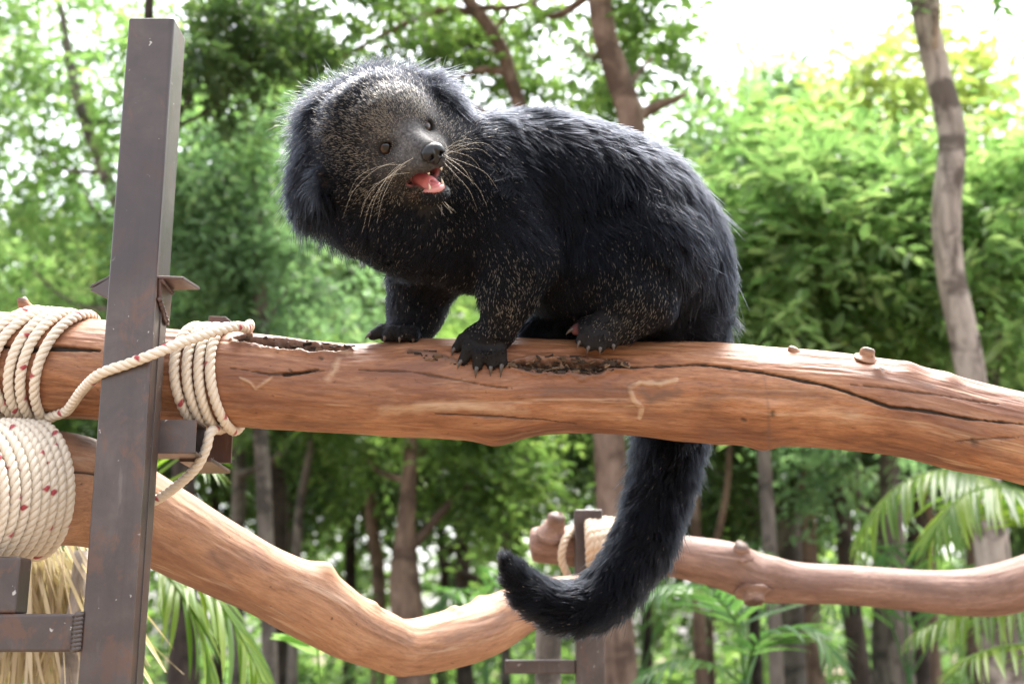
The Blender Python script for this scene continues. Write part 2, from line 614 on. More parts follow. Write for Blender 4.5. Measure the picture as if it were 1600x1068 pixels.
main.paint([(528, 562), (522, 578), (512, 592)], 0.008, 'pale', 0.55, 0, 1.0, 140)
main.paint([(600, 640), (720, 632), (820, 642)], 0.010, 'pale', 0.6, 0.001, 1.0)
main.paint([(640, 550), (680, 556), (720, 566)], 0.006, 'stain', 0.7, 0.002, 0.8)
main.paint([(1270, 570), (1380, 590), (1460, 604)], 0.010, 'stain', 0.5, 0, 1.0)
main.paint([(1070, 640), (1150, 610), (1290, 620)], 0.014, 'stain', 0.5, 0, 1.2)
main.paint([(850, 610), (980, 608)], 0.013, 'stain', 0.45, 0, 1.2)
main.paint([(450, 660), (560, 664)], 0.012, 'stain', 0.4, 0, 1.0)
for u, v, r_, h in ((775, 686, 0.030, 0.009), (1195, 692, 0.022, 0.010), (1120, 686, 0.022, 0.004), (1420, 574, 0.02, 0.008), (1485, 590, 0.016, 0.006), (1372, 580, 0.010, 0.006),
                    (1330, 655, 0.012, 0.003), (1205, 640, 0.010, 0.004), (660, 535, 0.03, 0.004), (640, 610, 0.02, 0.004)):
    main.bump(u, v, r_, h)
for u, v, r_ in ((1375, 578, 0.005), (1205, 645, 0.006), (1160, 655, 0.005), (1520, 690, 0.008), (500, 558, 0.004), (452, 578, 0.003)):
    main.paint([(u, v), (u + 3, v + 2)], r_, 'dark', 0.75, -0.002, 0.8, 120)
trunk_mesh = main.build('log_wood', M_LOG, t)
rc = np.random.default_rng(31)
mc = NT('rotten_bark_crumb')
mc.color(mc.ramp(mc.attr('tone'), [(0.0, (0.010, 0.007, 0.005)), (0.6, (0.045, 0.027, 0.016)), (1.0, (0.17, 0.11, 0.065))]))
mc.set(Roughness=0.9)
cvv, cff, ctn, c0 = [], [], [], 0
for pix, cnt in (([(795, 571), (980, 572)], 240), ([(372, 530), (548, 546)], 230), ([(640, 552), (730, 566)], 24)):
    (s0, t0), (s1, t1) = main.find(*pix[0]), main.find(*pix[1])
    for k in range(cnt):
        x = rc.random()
        ss_, tt_ = s0 + (s1 - s0) * x, t0 + ((t1 - t0 + np.pi) % (2 * np.pi) - np.pi) * x + rc.normal(0, 0.075 * math.sin(math.pi * x) ** 0.5 + 0.005)
        ii, jj = int(np.interp(ss_, main.s, np.arange(main.ns))), int(tt_ / (2 * np.pi) * main.nt) % main.nt
        p = main.at(np.array(ss_), np.array(tt_), main.disp[ii, jj] + 0.001)
        L_ = 0.0025 + 0.016 * rc.random() ** 3
        a_ = norm(main.t[ii] + rc.normal(0, .3, 3)); b_ = norm(np.cross(a_, rc.normal(0, 1, 3))); n_ = np.cross(a_, b_)
        w_, h_ = L_ * (0.15 + 0.3 * rc.random()), 0.0008 + 0.0015 * rc.random()
        q_ = [p + a_ * L_ * x_ + b_ * w_ * y_ + n_ * h_ * z_ for x_ in (-.5, .5) for y_ in (-.5, .5) for z_ in (-.5, .5)]
        q_ = [x_ + rc.normal(0, 0.0004, 3) for x_ in q_]
        cvv += q_
        cff += [tuple(c0 + i for i in f) for f in ((0, 1, 3, 2), (4, 6, 7, 5), (0, 4, 5, 1), (2, 3, 7, 6), (0, 2, 6, 4), (1, 5, 7, 3))]
        ctn += [rc.random()] * 8
        c0 += 8
tag(mesh_obj('bark_crumbs', np.array(cvv), cff, mc.m, t, False, {'tone': np.array(ctn)}), kind='stuff')
stub('knot', main, M_LOG, 1352, 560, 0.020, 0.0125, camdir(0.2, 0.3, 0), t)
stub('knot', main, M_LOG, 1240, 548, 0.010, 0.009, camdir(0, 0.3, 0.1), t)
stub('knot', main, M_LOG, 1373, 580, 0.007, 0.006, camdir(0.2, 0.1, 0.2), t)
stub('knot', main, M_LOG, 46, 492, 0.034, 0.0095, camdir(-0.5, 0.2, 0.0), t)

# the bent branch running down behind the post
t = thing('bent_branch', 'pale orange peeled branch that sags low left and swings back up past the tail', 'branch', P(520, 950, 2.2))
low = Log([(-150, 790, 1.80, .096), (-60, 775, 1.88, .096), (10, 768, 1.945, .096), (70, 764, 1.995, .092), (120, 768, 2.03, .086), (180, 788, 2.06, .078), (255, 824, 2.11, .069), (304, 851, 2.14, .066), (360, 880, 2.17, .062), (409, 905, 2.20, .059), (485, 942, 2.25, .064),
           (544, 978, 2.30, .058), (590, 998, 2.34, .054), (632, 1011, 2.38, .052), (700, 999, 2.44, .055), (760, 980, 2.50, .055), (820, 948, 2.56, .048), (890, 926, 2.68, .036), (935, 922, 2.88, .030)], 560, 160, 2, 0.016, 0.05)
low.paint([(270, 790), (330, 830), (420, 880), (500, 905)], 0.02, 'stain', 0.30, 0, 1.4)
low.paint([(470, 900), (540, 935), (600, 985), (640, 1000)], 0.018, 'stain', 0.55, 0, 1.4)
low.paint([(700, 1000), (760, 965), (800, 955)], 0.012, 'stain', 0.45, 0, 1.2)
low.paint([(330, 860), (360, 900)], 0.008, 'stain', 0.45, 0, 1.2)
low.paint([(180, 675), (130, 690)], 0.03, 'stain', 0.8, 0, 1.2)
low.paint([(430, 865), (500, 895)], 0.010, 'pale', 0.5, 0, 1.2)
low.crack([(100, 735), (150, 742)], 0.003, 0.004)
for u, v, r_, h in ((508, 890, 0.022, 0.014), (585, 945, 0.016, 0.006), (710, 952, 0.014, 0.008), (745, 925, 0.02, 0.008), (540, 1020, 0.02, 0.008), (630, 1050, 0.016, 0.006)):
    low.bump(u, v, r_, h)
low.build('branch_wood', M_LOG2, t)

# the far log on its own post
t = thing('far_log', 'thin pale pinkish log further back with a pointed stub at its left end', 'log', P(1200, 900, 2.95))
far = Log([(829, 850, 3.0, .028), (836, 850, 3.0, .040), (880, 852, 3.0, .046), (930, 853, 3.0, .052), (1000, 858, 3.0, .055), (1060, 868, 3.0, .050), (1130, 882, 3.0, .056), (1185, 902, 3.0, .056),
           (1250, 911, 3.0, .048), (1330, 914, 3.0, .046), (1430, 922, 3.0, .049), (1500, 925, 3.0, .054), (1560, 920, 2.98, .060), (1620, 902, 2.96, .060), (1720, 868, 2.95, .058)], 420, 110, 3, 0.02, 0.06)
far.bump(1160, 864, 0.025, 0.012)
far.bump(1215, 880, 0.03, 0.008)
far.paint([(1100, 880), (1200, 900), (1270, 915)], 0.02, 'stain', 0.5, 0, 1.4)
far.paint([(1400, 915), (1500, 925), (1580, 915)], 0.022, 'stain', 0.6, 0, 1.4)
far.build('log_wood', M_LOG3, t)
stub('knot', far, M_LOG3, 862, 834, 0.060, 0.024, camdir(0.25, 0.6, 0), t)
stub('knot', far, M_LOG3, 1157, 862, 0.026, 0.019, camdir(-0.2, 0.4, 0.1), t)
stub('knot', far, M_LOG3, 1176, 926, 0.030, 0.026, camdir(0.2, -0.6, 0), t)

# ------------------------------------------------------------------ welded steel frame
DF = 1.862
yf = float(PY(160, 550, 1.0)[1]) * 0 + float(P(198, 550, DF)[1])
lp, rp = P(160.5, 550, DF), P(237, 550, DF)
x0, x1 = float(lp[0]), float(rp[0])
ztop = float(PY(240, 27, yf)[2])
fr = thing('steel_scaffold', 'dark brown welded square steel post with brackets, standing in front of both rope-wrapped logs', 'steel frame', (x0, yf, 0))
mb = MB()
w = x1 - x0
mb.add(*box((x0, yf, -0.02), (x1, yf + w, ztop)))
post = mb.build('post', M_STEEL, fr, False, 0.004)
# seam of the two channels the post is made of
mb = MB()
mb.add(*box((x1 - 0.001, yf + 0.030, 0.3), (x1 + 0.0016, yf + 0.034, float(PY(260, 440, yf)[2]))))
mb.build('seam', M_WELD, post, False)
zc = lambda v: float(PY(240, v, yf)[2])
# crossbar and its upright at the lower left
zb, zt_ = zc(1018), zc(958)
mb = MB()
mb.add(*box((-1.6, yf + 0.004, zb), (x0 - 0.0005, yf + 0.054, zt_)))
bar = mb.build('crossbar', M_STEEL, fr, False, 0.004)
xu = float(PY(24, 915, yf)[0])
mb = MB()
mb.add(*box((xu - 0.075, yf + 0.006, zt_ + 0.0005), (xu, yf + 0.056, zc(868))))
mb.build('upright', M_STEEL, fr, False, 0.004)
mb = MB()
for k in range(9):                                     # weld beads
    z = zb + (zt_ - zb) * (k + 0.5) / 9
    a = np.linspace(0, 2 * np.pi, 8, endpoint=False)
    mb.add(*tube(np.array([[x0 - 0.012, yf + 0.001, z - 0.001], [x0 - 0.006, yf - 0.003, z + 0.001], [x0 + 0.002, yf - 0.001, z + 0.003]]), [0.003, 0.0048, 0.003], 8))
mb.build('weld_bead', M_WELD, fr)
# angle-iron brackets at both sides of the post
zt2 = zc(429)
mb = MB()
h = 0.0045
mb.add(*prism([(x1 - 0.001, yf + 0.004, zt2), (x1 + 0.036, yf + 0.012, zt2 + 0.001), (x1 + 0.050, yf + 0.058, zt2 - 0.002), (x1 - 0.001, yf + 0.072, zt2)], (0, 0, -h)))
mb.add(*prism([(x1 + 0.0005, yf + 0.006, zt2 - h), (x1 + 0.0005, yf + 0.070, zt2 - h), (x1 + 0.0005, yf + 0.066, zt2 - 0.062), (x1 + 0.0005, yf + 0.040, zt2 - 0.058), (x1 + 0.0005, yf + 0.012, zt2 - 0.036)], (h, 0, 0)))
for k in range(7):
    mb.add(*tube(np.array([[x1 + 0.004, yf + 0.008 + 0.009 * k, zt2 - h - 0.001 - 0.0005 * k], [x1 + 0.009, yf + 0.011 + 0.009 * k, zt2 - h - 0.006]]), [0.004, 0.003], 7))
    mb.add(*tube(np.array([[x1 + 0.001, yf + 0.010 + 0.0075 * k, zt2 - 0.036 - 0.004 * k], [x1 + 0.007, yf + 0.010 + 0.0075 * k, zt2 - 0.034 - 0.0035 * k]]), [0.0045, 0.003], 7))
br = mb.build('bracket', M_RUST, fr, False, 0.0012)
mb = MB()
mb.add(*prism([(x0 + 0.001, yf + 0.004, zt2 - 0.002), (x0 - 0.004, yf + 0.072, zt2 - 0.001), (x0 - 0.034, yf + 0.020, zt2 - 0.017), (x0 + 0.001, yf + 0.006, zt2 - 0.036)], (0.0015, 0.006, -0.001)))
mb.add(*prism([(x0 + 0.001, yf + 0.012, zt2), (x0 - 0.033, yf + 0.020, zt2 - 0.015), (x0 - 0.010, yf + 0.068, zt2 + 0.003), (x0 + 0.001, yf + 0.070, zt2 + 0.003)], (0, 0, h)))
mb.build('bracket', M_RUST, fr, False, 0.001)
# the stub tube under the log and the plate that rises behind it
ys = yf + w
a = P(262, 690, 1.96)
za, zb2 = float(P(262, 663, 1.95)[2]), float(P(262, 716, 1.95)[2])
xe = float(P(318, 690, 1.95)[0])
mb = MB()
th = 0.004
ya, yb = ys - 0.002, ys + 0.058
mb.add(*box((x1 - 0.05, ya, zb2), (xe, ya + th, za)))
mb.add(*box((x1 - 0.05, yb - th, zb2), (xe, yb, za)))
mb.add(*box((x1 - 0.05, ya + th, zb2), (xe, yb - th, zb2 + th)))
mb.add(*box((x1 - 0.05, ya + th, za - th), (xe, yb - th, za)))
mb.build('support_tube', M_STEEL, fr, False, 0.0012)
mb = MB()
pz1, pz0 = float(P(335, 490, 2.13)[2]), float(P(318, 728, 2.13)[2])
px0 = float(P(320, 600, 2.12)[0])
yq = float(P(330, 600, 2.12)[1])
mb.add(*prism([(px0, yq, pz0), (px0 + 0.050, yq, pz0), (px0 + 0.050, yq, pz1 - 0.018), (px0 + 0.028, yq, pz1), (px0, yq, pz1 + 0.001)], (0, 0.006, 0)))
mb.add(*box((px0, ys + 0.059, zb2 - 0.004), (px0 + 0.05, yq, zb2 + 0.002)))
mb.build('back_plate', M_RUST, fr, False, 0.001)

# the far post the thin log is tied to
fp0, fp1 = P(899, 900, 2.90), P(943, 900, 2.90)
yfp = float(fp0[1])
ff = thing('steel_post', 'short dark steel post far behind the tail, holding up the thin log', 'steel post', (float(fp0[0]), yfp, 0))
mb = MB()
wf = float(fp1[0] - fp0[0])
mb.add(*box((float(fp0[0]), yfp, -0.02), (float(fp1[0]), yfp + wf, float(PY(920, 795, yfp)[2]))))
mb.build('post', M_STEEL, ff, False, 0.004)
zq = float(PY(880, 1030, yfp)[2])
mb = MB()
mb.add(*box((float(fp0[0]) - 0.16, yfp + 0.01, zq - 0.03), (float(fp0[0]) - 0.0005, yfp + 0.05, zq)))
mb.build('crossbar', M_STEEL, ff, False, 0.003)


# ------------------------------------------------------------------ ropes: three strands laid round each other
def mat_rope(name, base, red):
    m = NT(name)
    n = m.noise(m.coord((1, 1, 1)), 420, 3, 0.6)
    c = m.mix(n, base, tuple(x * 0.82 for x in base))
    c = m.mix(m.attr('fleck'), c, red)
    m.color(c)
    m.set(Roughness=0.6)
    m.b.inputs['Specular IOR Level'].default_value = 0.3
    m.b.inputs['Sheen Weight'].default_value = 0.15
    m.bump(m.noise(m.coord((1, 1, 1)), 900, 3, 0.6), 0.25, 0.001)
    return m.m


M_ROPE = mat_rope('rope_fibre', (0.72, 0.63, 0.51), (0.33, 0.05, 0.06))
M_ROPE_PLAIN = mat_rope('plain_rope_fibre', (0.58, 0.45, 0.32), (0.6, 0.5, 0.4))


FIBRES = []


def rope(name, path, R, mat, parent=None, lay=None, step=0.0021, seed=0):
    path = np.asarray(path, float)
    L = np.linalg.norm(np.diff(path, axis=0), axis=1).sum()
    n = int(L / step)
    c, s = spline(path, n)
    t, nn, b = frames(c)
    lay = lay or 4.3 * R
    K, sides = 3, 10
    vs, fs, fl = [], [], []
    base = 0
    sa = np.linspace(0, 2 * np.pi, sides, endpoint=False)
    rng = np.random.default_rng(seed)
    wav = 1 + 0.02 * vnoise(np.stack([s * 60, s * 0, s * 0], 1))
    for k in range(K):
        ph = 2 * np.pi * (s / lay + k / K)
        d = np.cos(ph)[:, None] * nn + np.sin(ph)[:, None] * b
        cc = c + d * (R * 0.43 * wav)[:, None]
        rs = R * 0.60
        ct = norm(np.gradient(cc, axis=0))
        dd = norm(d - ct * np.einsum('ij,ij->i', d, ct)[:, None])
        ee = np.cross(ct, dd)
        v = cc[:, None] + rs * (np.cos(sa)[None, :, None] * dd[:, None] + np.sin(sa)[None, :, None] * ee[:, None])
        vs.append(v.reshape(-1, 3))
        i, j = np.meshgrid(np.arange(n - 1), np.arange(sides), indexing='ij')
        j2 = (j + 1) % sides
        fs.append(np.stack([i * sides + j, (i + 1) * sides + j, (i + 1) * sides + j2, i * sides + j2], -1).reshape(-1, 4) + base)
        base += n * sides
        f = np.zeros((n, sides))
        if k < 2:
            per = lay * 2.87
            x = (s + k * per * 0.5 + 0.1 * per * np.floor(s / per) % per) % per
            on = (x < 0.0066).astype(float) * (_h(np.floor(s / per).astype(np.int64), np.full(n, k + seed), np.zeros(n, np.int64)) < 0.86)
            f[:, :] = on[:, None] * (np.minimum(np.arange(sides), sides - np.arange(sides)) < 1.2)[None, :]
        fl.append(f.ravel())
    ro = mesh_obj(name, np.concatenate(vs), np.concatenate(fs), mat, parent, True, {'fleck': np.concatenate(fl)})
    FIBRES.append((ro, c, t, nn, b, R))
    return ro


def wrap(log, s_list, th0, R, gap=0.0):
    """turns round a log through the arc lengths s_list at the viewer's side; lean: s offset of the lower side"""
    th = np.linspace(0, 1, 28, endpoint=False)
    out = []
    for k, s0 in enumerate(s_list):
        nxt = s_list[k + 1] if k + 1 < len(s_list) else s0 + (s_list[-1] - s_list[-2])
        s = s0 + (nxt - s0) * np.clip((th - 0.45) / 0.5, 0, 1)
        out.append(np.stack([s, th * 2 * np.pi], 1))
    return np.concatenate(out)


RR = 0.0079
sfind = lambda lg, u: float(np.interp(u, project(lg.c)[0], lg.s))


def front_turns(log, tops, bots, R, first_th=0.0, last_th=2 * np.pi, mids=None):
    """rope path: for each turn the pixel column where it crosses the top and where it goes under the log"""
    pts = []
    n = len(tops)
    for k in range(n):
        st, sb = sfind(log, tops[k]), sfind(log, bots[k])
        nt = sfind(log, tops[k + 1]) if k + 1 < n else st + 0.02
        for a in np.linspace(0, 2 * np.pi, 30, endpoint=False):
            if k == 0 and a < first_th or k == n - 1 and a > last_th:
                continue
            if a <= np.pi:
                w_ = 0.5 - 0.5 * math.cos(a)
                s = st + (sb - st) * w_
                if mids is not None:
                    s += (sfind(log, mids[k]) - 0.5 * (st + sb)) * math.sin(a) ** 1.5
            else:
                w_ = 0.5 - 0.5 * math.cos(a - np.pi)
                s = sb + (nt - sb) * w_
            pts.append((s, a))
    pts = np.array(pts)
    i = np.interp(pts[:, 0], log.s, np.arange(log.ns))
    # local radius including lumps
    rad = np.array([(log.R + log.disp)[int(round(a)), int(round(b / (2 * np.pi) * log.nt)) % log.nt] for a, b in zip(i, pts[:, 1])])
    base = np.interp(pts[:, 0], log.s, log.r)
    sm = np.convolve(np.pad(rad - base, 4, 'edge'), np.ones(9) / 9, 'valid')
    return log.at(pts[:, 0], pts[:, 1], np.maximum(sm, 0) + R * 0.94)


# one rope: wraps left of the post, crosses its front, wraps right of it, hangs down
turnsL = front_turns(main, [57, 79, 92, 105, 132], [21, 45, 54, 69, 88], RR, -0.1, 3.1, [9, 27, 54, 72, 96])
cross = np.vstack([P(100, 644, 1.965), P(112, 632, 1.945), P(128, 610, 1.91), P(156, 584, 1.853), P(200, 568, 1.851), P(242, 552, 1.851), P(290, 533, 1.885), P(340, 517, 1.925), P(368, 510, 1.955), P(384, 512, 1.985)])
turnsR = front_turns(main, [372, 306, 322, 336, 352], [318, 320, 334, 348, 372], RR, math.pi * 1.1, 3.9, [320, 296, 315, 333, 350])
tail_ = np.vstack([P(352, 668, 2.02), P(330, 674, 1.955), P(322, 700, 1.945), P(308, 728, 1.95), P(284, 752, 1.965), P(255, 774, 1.99), P(215, 795, 2.03), P(170, 815, 2.06)])
rp = thing('rope', 'cream rope with red flecks wound round the upper log on both sides of the post', 'rope', P(70, 480, 1.95))
rope('left_lashing', np.vstack([turnsL, cross]), RR, M_ROPE, rp, seed=1)
rope('right_lashing', np.vstack([P(384, 512, 1.985)[None], P(386, 520, 2.02)[None], turnsR]), RR, M_ROPE, rp, seed=2)
rope('hanging_end', tail_, RR, M_ROPE, rp, seed=3)
lowT = front_turns(low, [-80, -60, -42, -25, -8, 8, 24, 40, 55], [-95, -74, -57, -40, -22, -4, 14, 32, 52], RR * 1.08, 0, 3.5)
rp2 = thing('rope', 'cream red-flecked rope coiled thickly round the lower branch at the left edge', 'rope', P(50, 700, 1.95))
rope('coil', lowT, RR * 1.08, M_ROPE, rp2, seed=4)
rope('hanging_end', np.vstack([P(80, 832, 2.02), P(110, 831, 2.0), P(150, 833, 1.99), P(200, 836, 1.99)]), RR * 0.9, M_ROPE, rp2, seed=5)
rp3 = thing('rope', 'plain blurred beige rope tying the far thin log to its short post', 'rope', P(920, 850, 2.92))
R3 = 0.012
loop = np.vstack([P(900, 830, 2.97), P(886, 838, 2.93), P(879, 856, 2.915), P(878, 876, 2.915), P(886, 896, 2.92), P(893, 912, 2.94), P(900, 915, 3.0)])
rope('loop', loop, R3 * 0.8, M_ROPE_PLAIN, rp3, seed=6, step=0.004)
fa = np.linspace(0, 2 * np.pi, 24, endpoint=False)
fc = np.concatenate([np.stack([920 + 8.6 * (k + fa / (2 * np.pi)), 854 + 0.10 * (8.6 * k) - 43 * np.cos(fa), 2.976 - 0.094 * np.sin(fa)], 1) for k in range(8)])
rope('coil', P(fc[:, 0], fc[:, 1], fc[:, 2]), R3, M_ROPE_PLAIN, rp3, seed=7, step=0.004)
# ------------------------------------------------------------------ the binturong: one implicit body, meshed with surface nets
class Field:
    def __init__(self, lo, hi, h):
        self.lo, self.h = np.asarray(lo, float), h
        self.n = np.ceil((np.asarray(hi) - self.lo) / h).astype(int) + 1
        self.D = np.full(self.n, 0.5, np.float32)

    def _win(self, lo, hi, pad):
        a = np.clip(np.floor((np.asarray(lo) - pad - self.lo) / self.h).astype(int), 0, self.n - 1)
        b = np.clip(np.ceil((np.asarray(hi) + pad - self.lo) / self.h).astype(int) + 1, 1, self.n)
        if np.any(b <= a):
            return None, None
        sl = tuple(slice(x, y) for x, y in zip(a, b))
        g = np.meshgrid(*[self.lo[k] + self.h * np.arange(a[k], b[k]) for k in range(3)], indexing='ij')
        return sl, np.stack(g, -1)

    def _put(self, sl, d, k, sub):
        o = self.D[sl]
        if sub:
            d = -d
            h = np.clip(k - np.abs(o - d), 0, None) / k
            self.D[sl] = np.maximum(o, d) + h * h * k / 4
        else:
            h = np.clip(k - np.abs(o - d), 0, None) / k
            self.D[sl] = np.minimum(o, d) - h * h * k / 4

    def ball(self, c, r, k=0.02, axes=None, sub=False):
        """ellipsoid; r: radius or three radii along axes (rows)"""
        r = np.broadcast_to(np.asarray(r, float), (3,))
        m = r.max()
        sl, p = self._win(c - m, c + m, k + 2 * self.h)
        if sl is None:
            return
        q = p - c
        if axes is not None:
            q = q @ np.asarray(axes).T
        k0 = np.linalg.norm(q / r, axis=-1)
        k1 = np.linalg.norm(q / (r * r), axis=-1)
        d = np.where(k1 > 1e-6, k0 * (k0 - 1) / np.maximum(k1, 1e-6), -r.min())
        self._put(sl, d, k, sub)

    def cone(self, a, b, ra, rb, k=0.02, sub=False):
        a, b = np.asarray(a), np.asarray(b)
        m = max(ra, rb)
        sl, p = self._win(np.minimum(a, b) - m, np.maximum(a, b) + m, k + 2 * self.h)
        if sl is None:
            return
        ab = b - a
        t = np.clip(((p - a) @ ab) / (ab @ ab), 0, 1)
        d = np.linalg.norm(p - a - t[..., None] * ab, axis=-1) - (ra + (rb - ra) * t)
        self._put(sl, d, k, sub)

    def chain(self, pts, rad, k=0.02):
        for i in range(len(pts) - 1):
            self.cone(pts[i], pts[i + 1], rad[i], rad[i + 1], k)

    def mesh(self, smooth=1):
        D = self.D
        s = D < 0
        nx, ny, nz = self.n
        cnt = np.zeros((nx - 1, ny - 1, nz - 1), np.int8)
        for dx in (0, 1):
            for dy in (0, 1):
                for dz in (0, 1):
                    cnt += s[dx:nx - 1 + dx, dy:ny - 1 + dy, dz:nz - 1 + dz]
        act = (cnt > 0) & (cnt < 8)
        idx = np.full(act.shape, -1, np.int64)
        cells = np.argwhere(act)
        idx[act] = np.arange(len(cells))
        corners = np.array([(x, y, z) for x in (0, 1) for y in (0, 1) for z in (0, 1)])
        vals = np.stack([D[tuple((cells + c).T)] for c in corners], 1)
        acc = np.zeros((len(cells), 3))
        num = np.zeros(len(cells))
        for i in range(8):
            for j in range(i + 1, 8):
                if np.abs(corners[i] - corners[j]).sum() != 1:
                    continue
                a, b = vals[:, i], vals[:, j]
                x = (a < 0) != (b < 0)
                t = np.where(x, a / np.where(x, a - b, 1), 0)
                acc += np.where(x[:, None], corners[i] + t[:, None] * (corners[j] - corners[i]), 0)
                num += x
        v = self.lo + self.h * (cells + acc / num[:, None])
        faces = []
        for ax in range(3):
            a0, a1 = [k for k in range(3) if k != ax]
            sa = [slice(None)] * 3
            sb = [slice(None)] * 3
            sa[ax], sb[ax] = slice(0, -1), slice(1, None)
            e = np.argwhere(s[tuple(sa)] != s[tuple(sb)])
            e = e[(e[:, a0] > 0) & (e[:, a1] > 0) & (e[:, a0] < self.n[a0] - 1) & (e[:, a1] < self.n[a1] - 1)]
            u = np.zeros(3, int); u[a0] = 1
            w = np.zeros(3, int); w[a1] = 1
            q = np.stack([idx[tuple((e - u - w).T)], idx[tuple((e - w).T)], idx[tuple(e.T)], idx[tuple((e - u).T)]], 1)
            flip = s[tuple(e.T)] != (ax == 1)
            q[flip] = q[flip][:, ::-1]
            faces.append(q)
        f = np.concatenate(faces)
        f = f[:, ::-1]
        for _ in range(smooth):
            sm = np.zeros_like(v)
            c = np.zeros(len(v))
            for i in range(4):
                for j in (1, 3):
                    np.add.at(sm, f[:, i], v[f[:, (i + j) % 4]])
                    np.add.at(c, f[:, i], 1)
            v = 0.4 * v + 0.6 * sm / c[:, None]
        return v, f


# head frame: r = the animal's left (picture right), u = up, f = out along the muzzle
HO = P(632, 217, 1.85)
HR = norm(camdir(0.80, 0.42, -0.43))
HF = camdir(0.50, -0.14, 0.85)
HF = norm(HF - HR * (HF @ HR))
HU = np.cross(HF, HR)
HU = HU if HU @ CU > 0 else -HU
H = lambda r, u, f: HO + (r * HR + u * HU + f * HF) / 1000.0
AX = np.stack([HR, HU, HF])
mm = 0.001

F = Field(P(400, 60, 2.0) - np.array([0.02, 0.26, 0.06]), P(1160, 60, 2.0) + np.array([0.03, 0.30, 0.06]), 0.0027)
F.lo[2] = float(P(800, 1010, 2.1)[2]) - 0.02
F.hi_ = np.array([float(P(1160, 500, 2.05)[0]) + 0.03, float(P(800, 300, 2.0)[1]) + 0.26, float(P(600, 90, 1.95)[2]) + 0.05])
F.lo[1] = float(P(800, 300, 2.0)[1]) - 0.28
F.n = np.ceil((F.hi_ - F.lo) / F.h).astype(int) + 1
F.D = np.full(F.n, 0.5, np.float32)
B = lambda u, v, d, r, k=0.04, ax=None: F.ball(P(u, v, d), r, k, ax)
CAMAX = np.stack([CX, CU, -CF])
# trunk
B(745, 300, 2.00, .095)
B(800, 275, 2.02, .092)
B(880, 285, 2.03, .098, .06)
B(960, 325, 2.03, .108, .06)
B(1020, 385, 2.04, .108, .06)
B(1040, 450, 2.05, .088, .05)
B(880, 390, 2.03, .095, .06)
B(950, 430, 2.03, .090, .06)
B(740, 375, 2.00, .080, .05)
B(680, 330, 2.00, .085, .05)
# neck and ruff
F.cone(P(720, 290, 2.0), P(600, 235, 1.95), .095, .088, .05)
B(565, 255, 1.965, .074, .05)
B(524, 305, 1.97, .050, .05)
B(600, 330, 1.94, .066, .05)
B(650, 350, 1.95, .066, .05)
B(540, 200, 1.985, .048, .04)
B(600, 175, 1.970, .045, .04)
B(665, 172, 1.975, .040, .04)
# near front leg
F.chain([P(775, 330, 1.95), P(812, 405, 1.925), P(795, 455, 1.925), P(780, 510, 1.935)], [.072, .046, .036, .028], .03)
# far front leg
F.chain([P(690, 380, 2.03), P(660, 440, 2.045), P(648, 490, 2.04), P(638, 520, 2.02)], [.062, .047, .036, .029], .03)
# near hind leg
F.chain([P(1010, 390, 1.97), P(965, 405, 1.962), P(1000, 462, 1.935), P(975, 508, 1.930)], [.085, .060, .044, .026], .03)
F.chain([P(1060, 440, 2.06), P(1075, 500, 2.06)], [.065, .05], .03)
# far hind leg: a hint of its thigh behind the near one
F.chain([P(950, 440, 2.10), P(880, 470, 2.10), P(860, 520, 2.06), P(835, 524, 2.03)], [.07, .05, .034, .022], .03)
# tail
TAILPX = np.array([(1040, 430, 2.10, .052), (1052, 520, 2.125, .050), (1056, 600, 2.135, .046), (1046, 690, 2.135, .043), (1030, 770, 2.13, .040), (1005, 842, 2.125, .039), (962, 910, 2.115, .037),
                   (912, 946, 2.10, .034), (862, 944, 2.09, .027), (820, 917, 2.085, .020), (800, 890, 2.08, .014), (791, 874, 2.08, .010)], float)
TAILQ, _ = spline(np.hstack([P(TAILPX[:, 0], TAILPX[:, 1], TAILPX[:, 2]), TAILPX[:, 3:]]), 26)
F.chain(TAILQ[:, :3], TAILQ[:, 3], .012)

# head
F.ball(H(0, 4, -58), .079, .05)
F.ball(H(0, 20, -30), (.062, .045, .052), .02, AX)
F.cone(H(-40, -38, -42), H(40, -38, -42), .050, .050, .03)             # cheeks
F.cone(H(-2, -12, 0), H(0, -27, 56), .029, .0185, .02)                 # muzzle
F.cone(H(-2, 4, 0), H(0, -14, 62), .0175, .0110, .016)                   # bridge of the nose
for sgn in (-1, 1):
    F.ball(H(11 * sgn, -33, 55), (.0135, .0125, .017), .010, AX)         # whisker pads
    F.ball(H(26 * sgn, -30, 22), .020, .02)
    F.ball(H(31 * sgn, 15, 1), (.017, .0085, .014), .012, AX)            # brow
F.cone(H(0, -58, -18), H(0, -85, 34), .029, .0145, .02)                # lower jaw
F.ball(H(0, -83, 44), (.0165, .0085, .0160), .014, AX)
# open mouth
F.cone(H(-9, -56, 16), H(-9, -59, 74), .0085, .0135, .004, True)
F.cone(H(9, -56, 16), H(9, -59, 74), .0085, .0135, .004, True)
F.cone(H(0, -58, 6), H(0, -60, 74), .010, .0145, .005, True)
F.cone(H(-20, -56, 8), H(-14, -58, 50), .0055, .0100, .004, True)
F.cone(H(20, -56, 8), H(14, -58, 50), .0055, .0100, .004, True)
# eye sockets, then lids
for sgn in (-1, 1):
    ex, eu, ef = (35, 0, 6) if sgn < 0 else (30, 6, 7)
    F.ball(H(ex * sgn, eu, ef), .0135, .005, None, True)
    for k in range(9):
        a = 2 * math.pi * k / 9
        b_ = a + 2 * math.pi / 9
        e = lambda a: H((ex + 14.6 * math.cos(a)) * sgn, eu + 10.6 * math.sin(a), ef + 3.0 - 3.0 * math.cos(a) - (1.0 if math.sin(a) < 0 else -1.5))
        F.cone(e(a), e(b_), .0028, .0028, .004)
